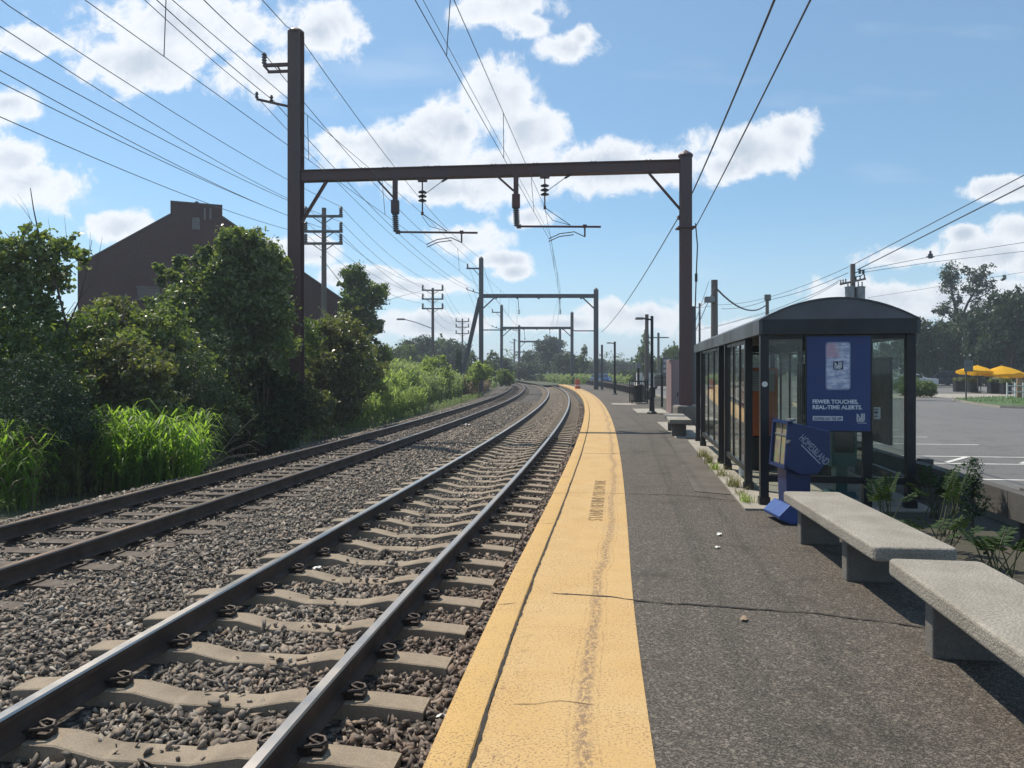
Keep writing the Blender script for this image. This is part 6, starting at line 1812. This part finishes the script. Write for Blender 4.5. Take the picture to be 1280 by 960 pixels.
# ------------------------------------------------------------------ vehicles
def car(loc, rz, paint, label, suv=False, name='parked_car'):
    root = empty(name, loc, rz, label, 'car', 'cars beyond the platform')
    h = 1.72 if suv else 1.45; L = 4.5; w = 1.8
    lower = [(-2.2, .32), (-2.25, .55), (-2.2, .92), (-1.2, .98), (1.9, 1.0), (2.2, .9), (2.22, .4), (2.1, .3)] if not suv else [(-2.25, .35), (-2.3, .7), (-2.2, 1.02), (-1.1, 1.08), (2.1, 1.08), (2.25, .95), (2.25, .45), (2.1, .35)]
    z1 = lower[3][1]
    arch = []
    for cxx in (-1.4, 1.38):
        arch.append(cxx)
    body = [lower[-1]]
    bot = lower[0][1]
    poly = [(p[0], p[1]) for p in lower]
    und = [(2.1, bot)]
    for cxx in (1.38, -1.4):
        for k_ in range(9):
            an = PI * k_ / 8; und.append((cxx + .37 * math.cos(an), bot + .36 * math.sin(an)))
    poly = poly[:-1] + und
    MB().prism(poly, -w / 2, w / 2, 'X').build('body', paint, root, bevel=.05)
    cab = [(-1.25, z1 - .02), (-.5, h - .06), (-.2, h), (1.2, h), (1.7, h - .1), (2.05, z1 - .02)] if suv else [(-1.2, z1 - .02), (-.35, h - .04), (-.1, h), (.9, h), (1.2, h - .06), (1.85, z1 - .02)]
    MB().prism([(y, z) for y, z in cab], -w / 2 + .1, w / 2 - .1, 'X').build('cabin', paint, root, bevel=.06)
    def win(name, y0, y1, sx):
        zb = z1 + .04; zt = h - .12
        mb = MB(); mb.prism([(y0 - .0, zb), (y0 + .25 if y0 < -.5 else y0, zt), (y1 - .15 if y1 > 1 else y1, zt), (y1, zb)], sx * (w / 2 - .095), sx * (w / 2 - .085), 'X'); mb.build(name, M_carglass, root)
    for sx in (-1, 1): win('side_window', -.85, .22, sx); win('side_window', .3, 1.45, sx)
    c0, c1 = Vector((0, cab[0][0], cab[0][1])), Vector((0, cab[1][0], cab[1][1])); MB().bar(c0.lerp(c1, .12) + Vector((0, -.02, .012)), c0.lerp(c1, .95) + Vector((0, -.02, .012)), w - .4, .02).build('windscreen', M_carglass, root)
    c0, c1 = Vector((0, cab[-1][0], cab[-1][1])), Vector((0, cab[-2][0], cab[-2][1])); MB().bar(c0.lerp(c1, .15) + Vector((0, .02, .012)), c0.lerp(c1, .92) + Vector((0, .02, .012)), w - .45, .02).build('rear_window', M_carglass, root)
    for y in (-1.4, 1.38):
        for sx in (-1, 1):
            t_ = MB().lathe([(.2, -.1), (.31, -.1), (.33, -.06), (.33, .06), (.31, .1), (.2, .1)], (sx * (w / 2 - .1), y, .33), 18, 'X').build('wheel', M_black, root)
            MB().lathe([(.05, -.11), (.2, -.105), (.2, .105), (.05, .11)], (sx * (w / 2 - .1), y, .33), 12, 'X').build('rim', M_galv, t_)
    for sx in (-1, 1):
        MB().box((sx * .66, -2.2, .74), (.36, .08, .16), bev=.03).build('headlight', M_white, root)
        MB().box((sx * .7, 2.21, .85), (.26, .07, .24), bev=.03).build('tail_light', surf('tail_red', (0.35, 0.02, 0.02), .3), root)
        MB().box((sx * .98, -.75, z1 + .08), (.16, .1, .13), bev=.03).build('mirror', paint, root)
    MB().box((0, -2.25, .52), (1.2, .05, .2), bev=.02).build('grille', M_black, root)
    MB().box((0, 2.27, .62), (.5, .02, .16)).build('number_plate', M_white, root)
def paint(n, c): return surf(n, c, .25, .1, .6, .05, 2)
p = gr(757.5, 482.5); car((p.x, 95, -.02), .12, paint('car_blue', (0.05, 0.12, 0.3)), 'blue car coming head-on along the road beyond the platform', name='moving_car')
car(gr(1181, 484), PI + 1.05, paint('car_dark', (0.02, 0.024, 0.032)), 'dark car parked by the trees left of the parasols', True)
car(gr(1143, 484), 1.15, paint('car_silver', (0.5, 0.52, 0.54)), 'silver car half hidden behind the right shelter post')
car(gr(838, 487), .4, paint('car_black', (0.02, 0.02, 0.022)), 'dark car glimpsed between lamp post and information sign')

q_ = random.Random(77)
tl_ = []
for i in range(90):
    Zq = q_.uniform(225, 290); px = -150 + i * 18.5
    p = at(px, 0, Zq); h = q_.uniform(5, 8.5); tl_.append((p.x, Zq, h * .45, q_.uniform(6, 9), 4, h * .6))
o = leaf_cloud('treeline', tl_, 42000, .8, L_far, None, 78, .35, 30, .6, kind='stuff'); o['label'] = 'far hazy line of trees all along the horizon'
tag(blades('far_weeds', [tuple(P(Zq, of, -.5)) for Zq, of in [(q_.uniform(100, 165), q_.uniform(-14, -6.5)) for _ in range(900)]] + [(q_.uniform(-5, 30), q_.uniform(112, 165), -.3) for _ in range(0)] + [tuple(P(Zq, of, -.1)) for Zq, of in [(q_.uniform(101, 150), q_.uniform(2.5, 12)) for _ in range(1100)]], .6, 1.5, .08, L_weed, 79), 'rough weeds on both sides of the tracks past the platform end', 'weeds')
hz = MB().box((0, 0, 14), (2700, 2700, 32)).build('haze', None)
m, nt, out = newmat('haze_air'); pv = nt.nodes.new('ShaderNodeVolumePrincipled'); pv.inputs['Density'].default_value = 0.00085; pv.inputs['Color'].default_value = (0.8, 0.88, 1.0, 1); pv.inputs['Anisotropy'].default_value = 0.35
nt.links.new(pv.outputs[0], out.inputs['Volume']); hz.data.materials.append(m); tag(hz, kind='stuff')
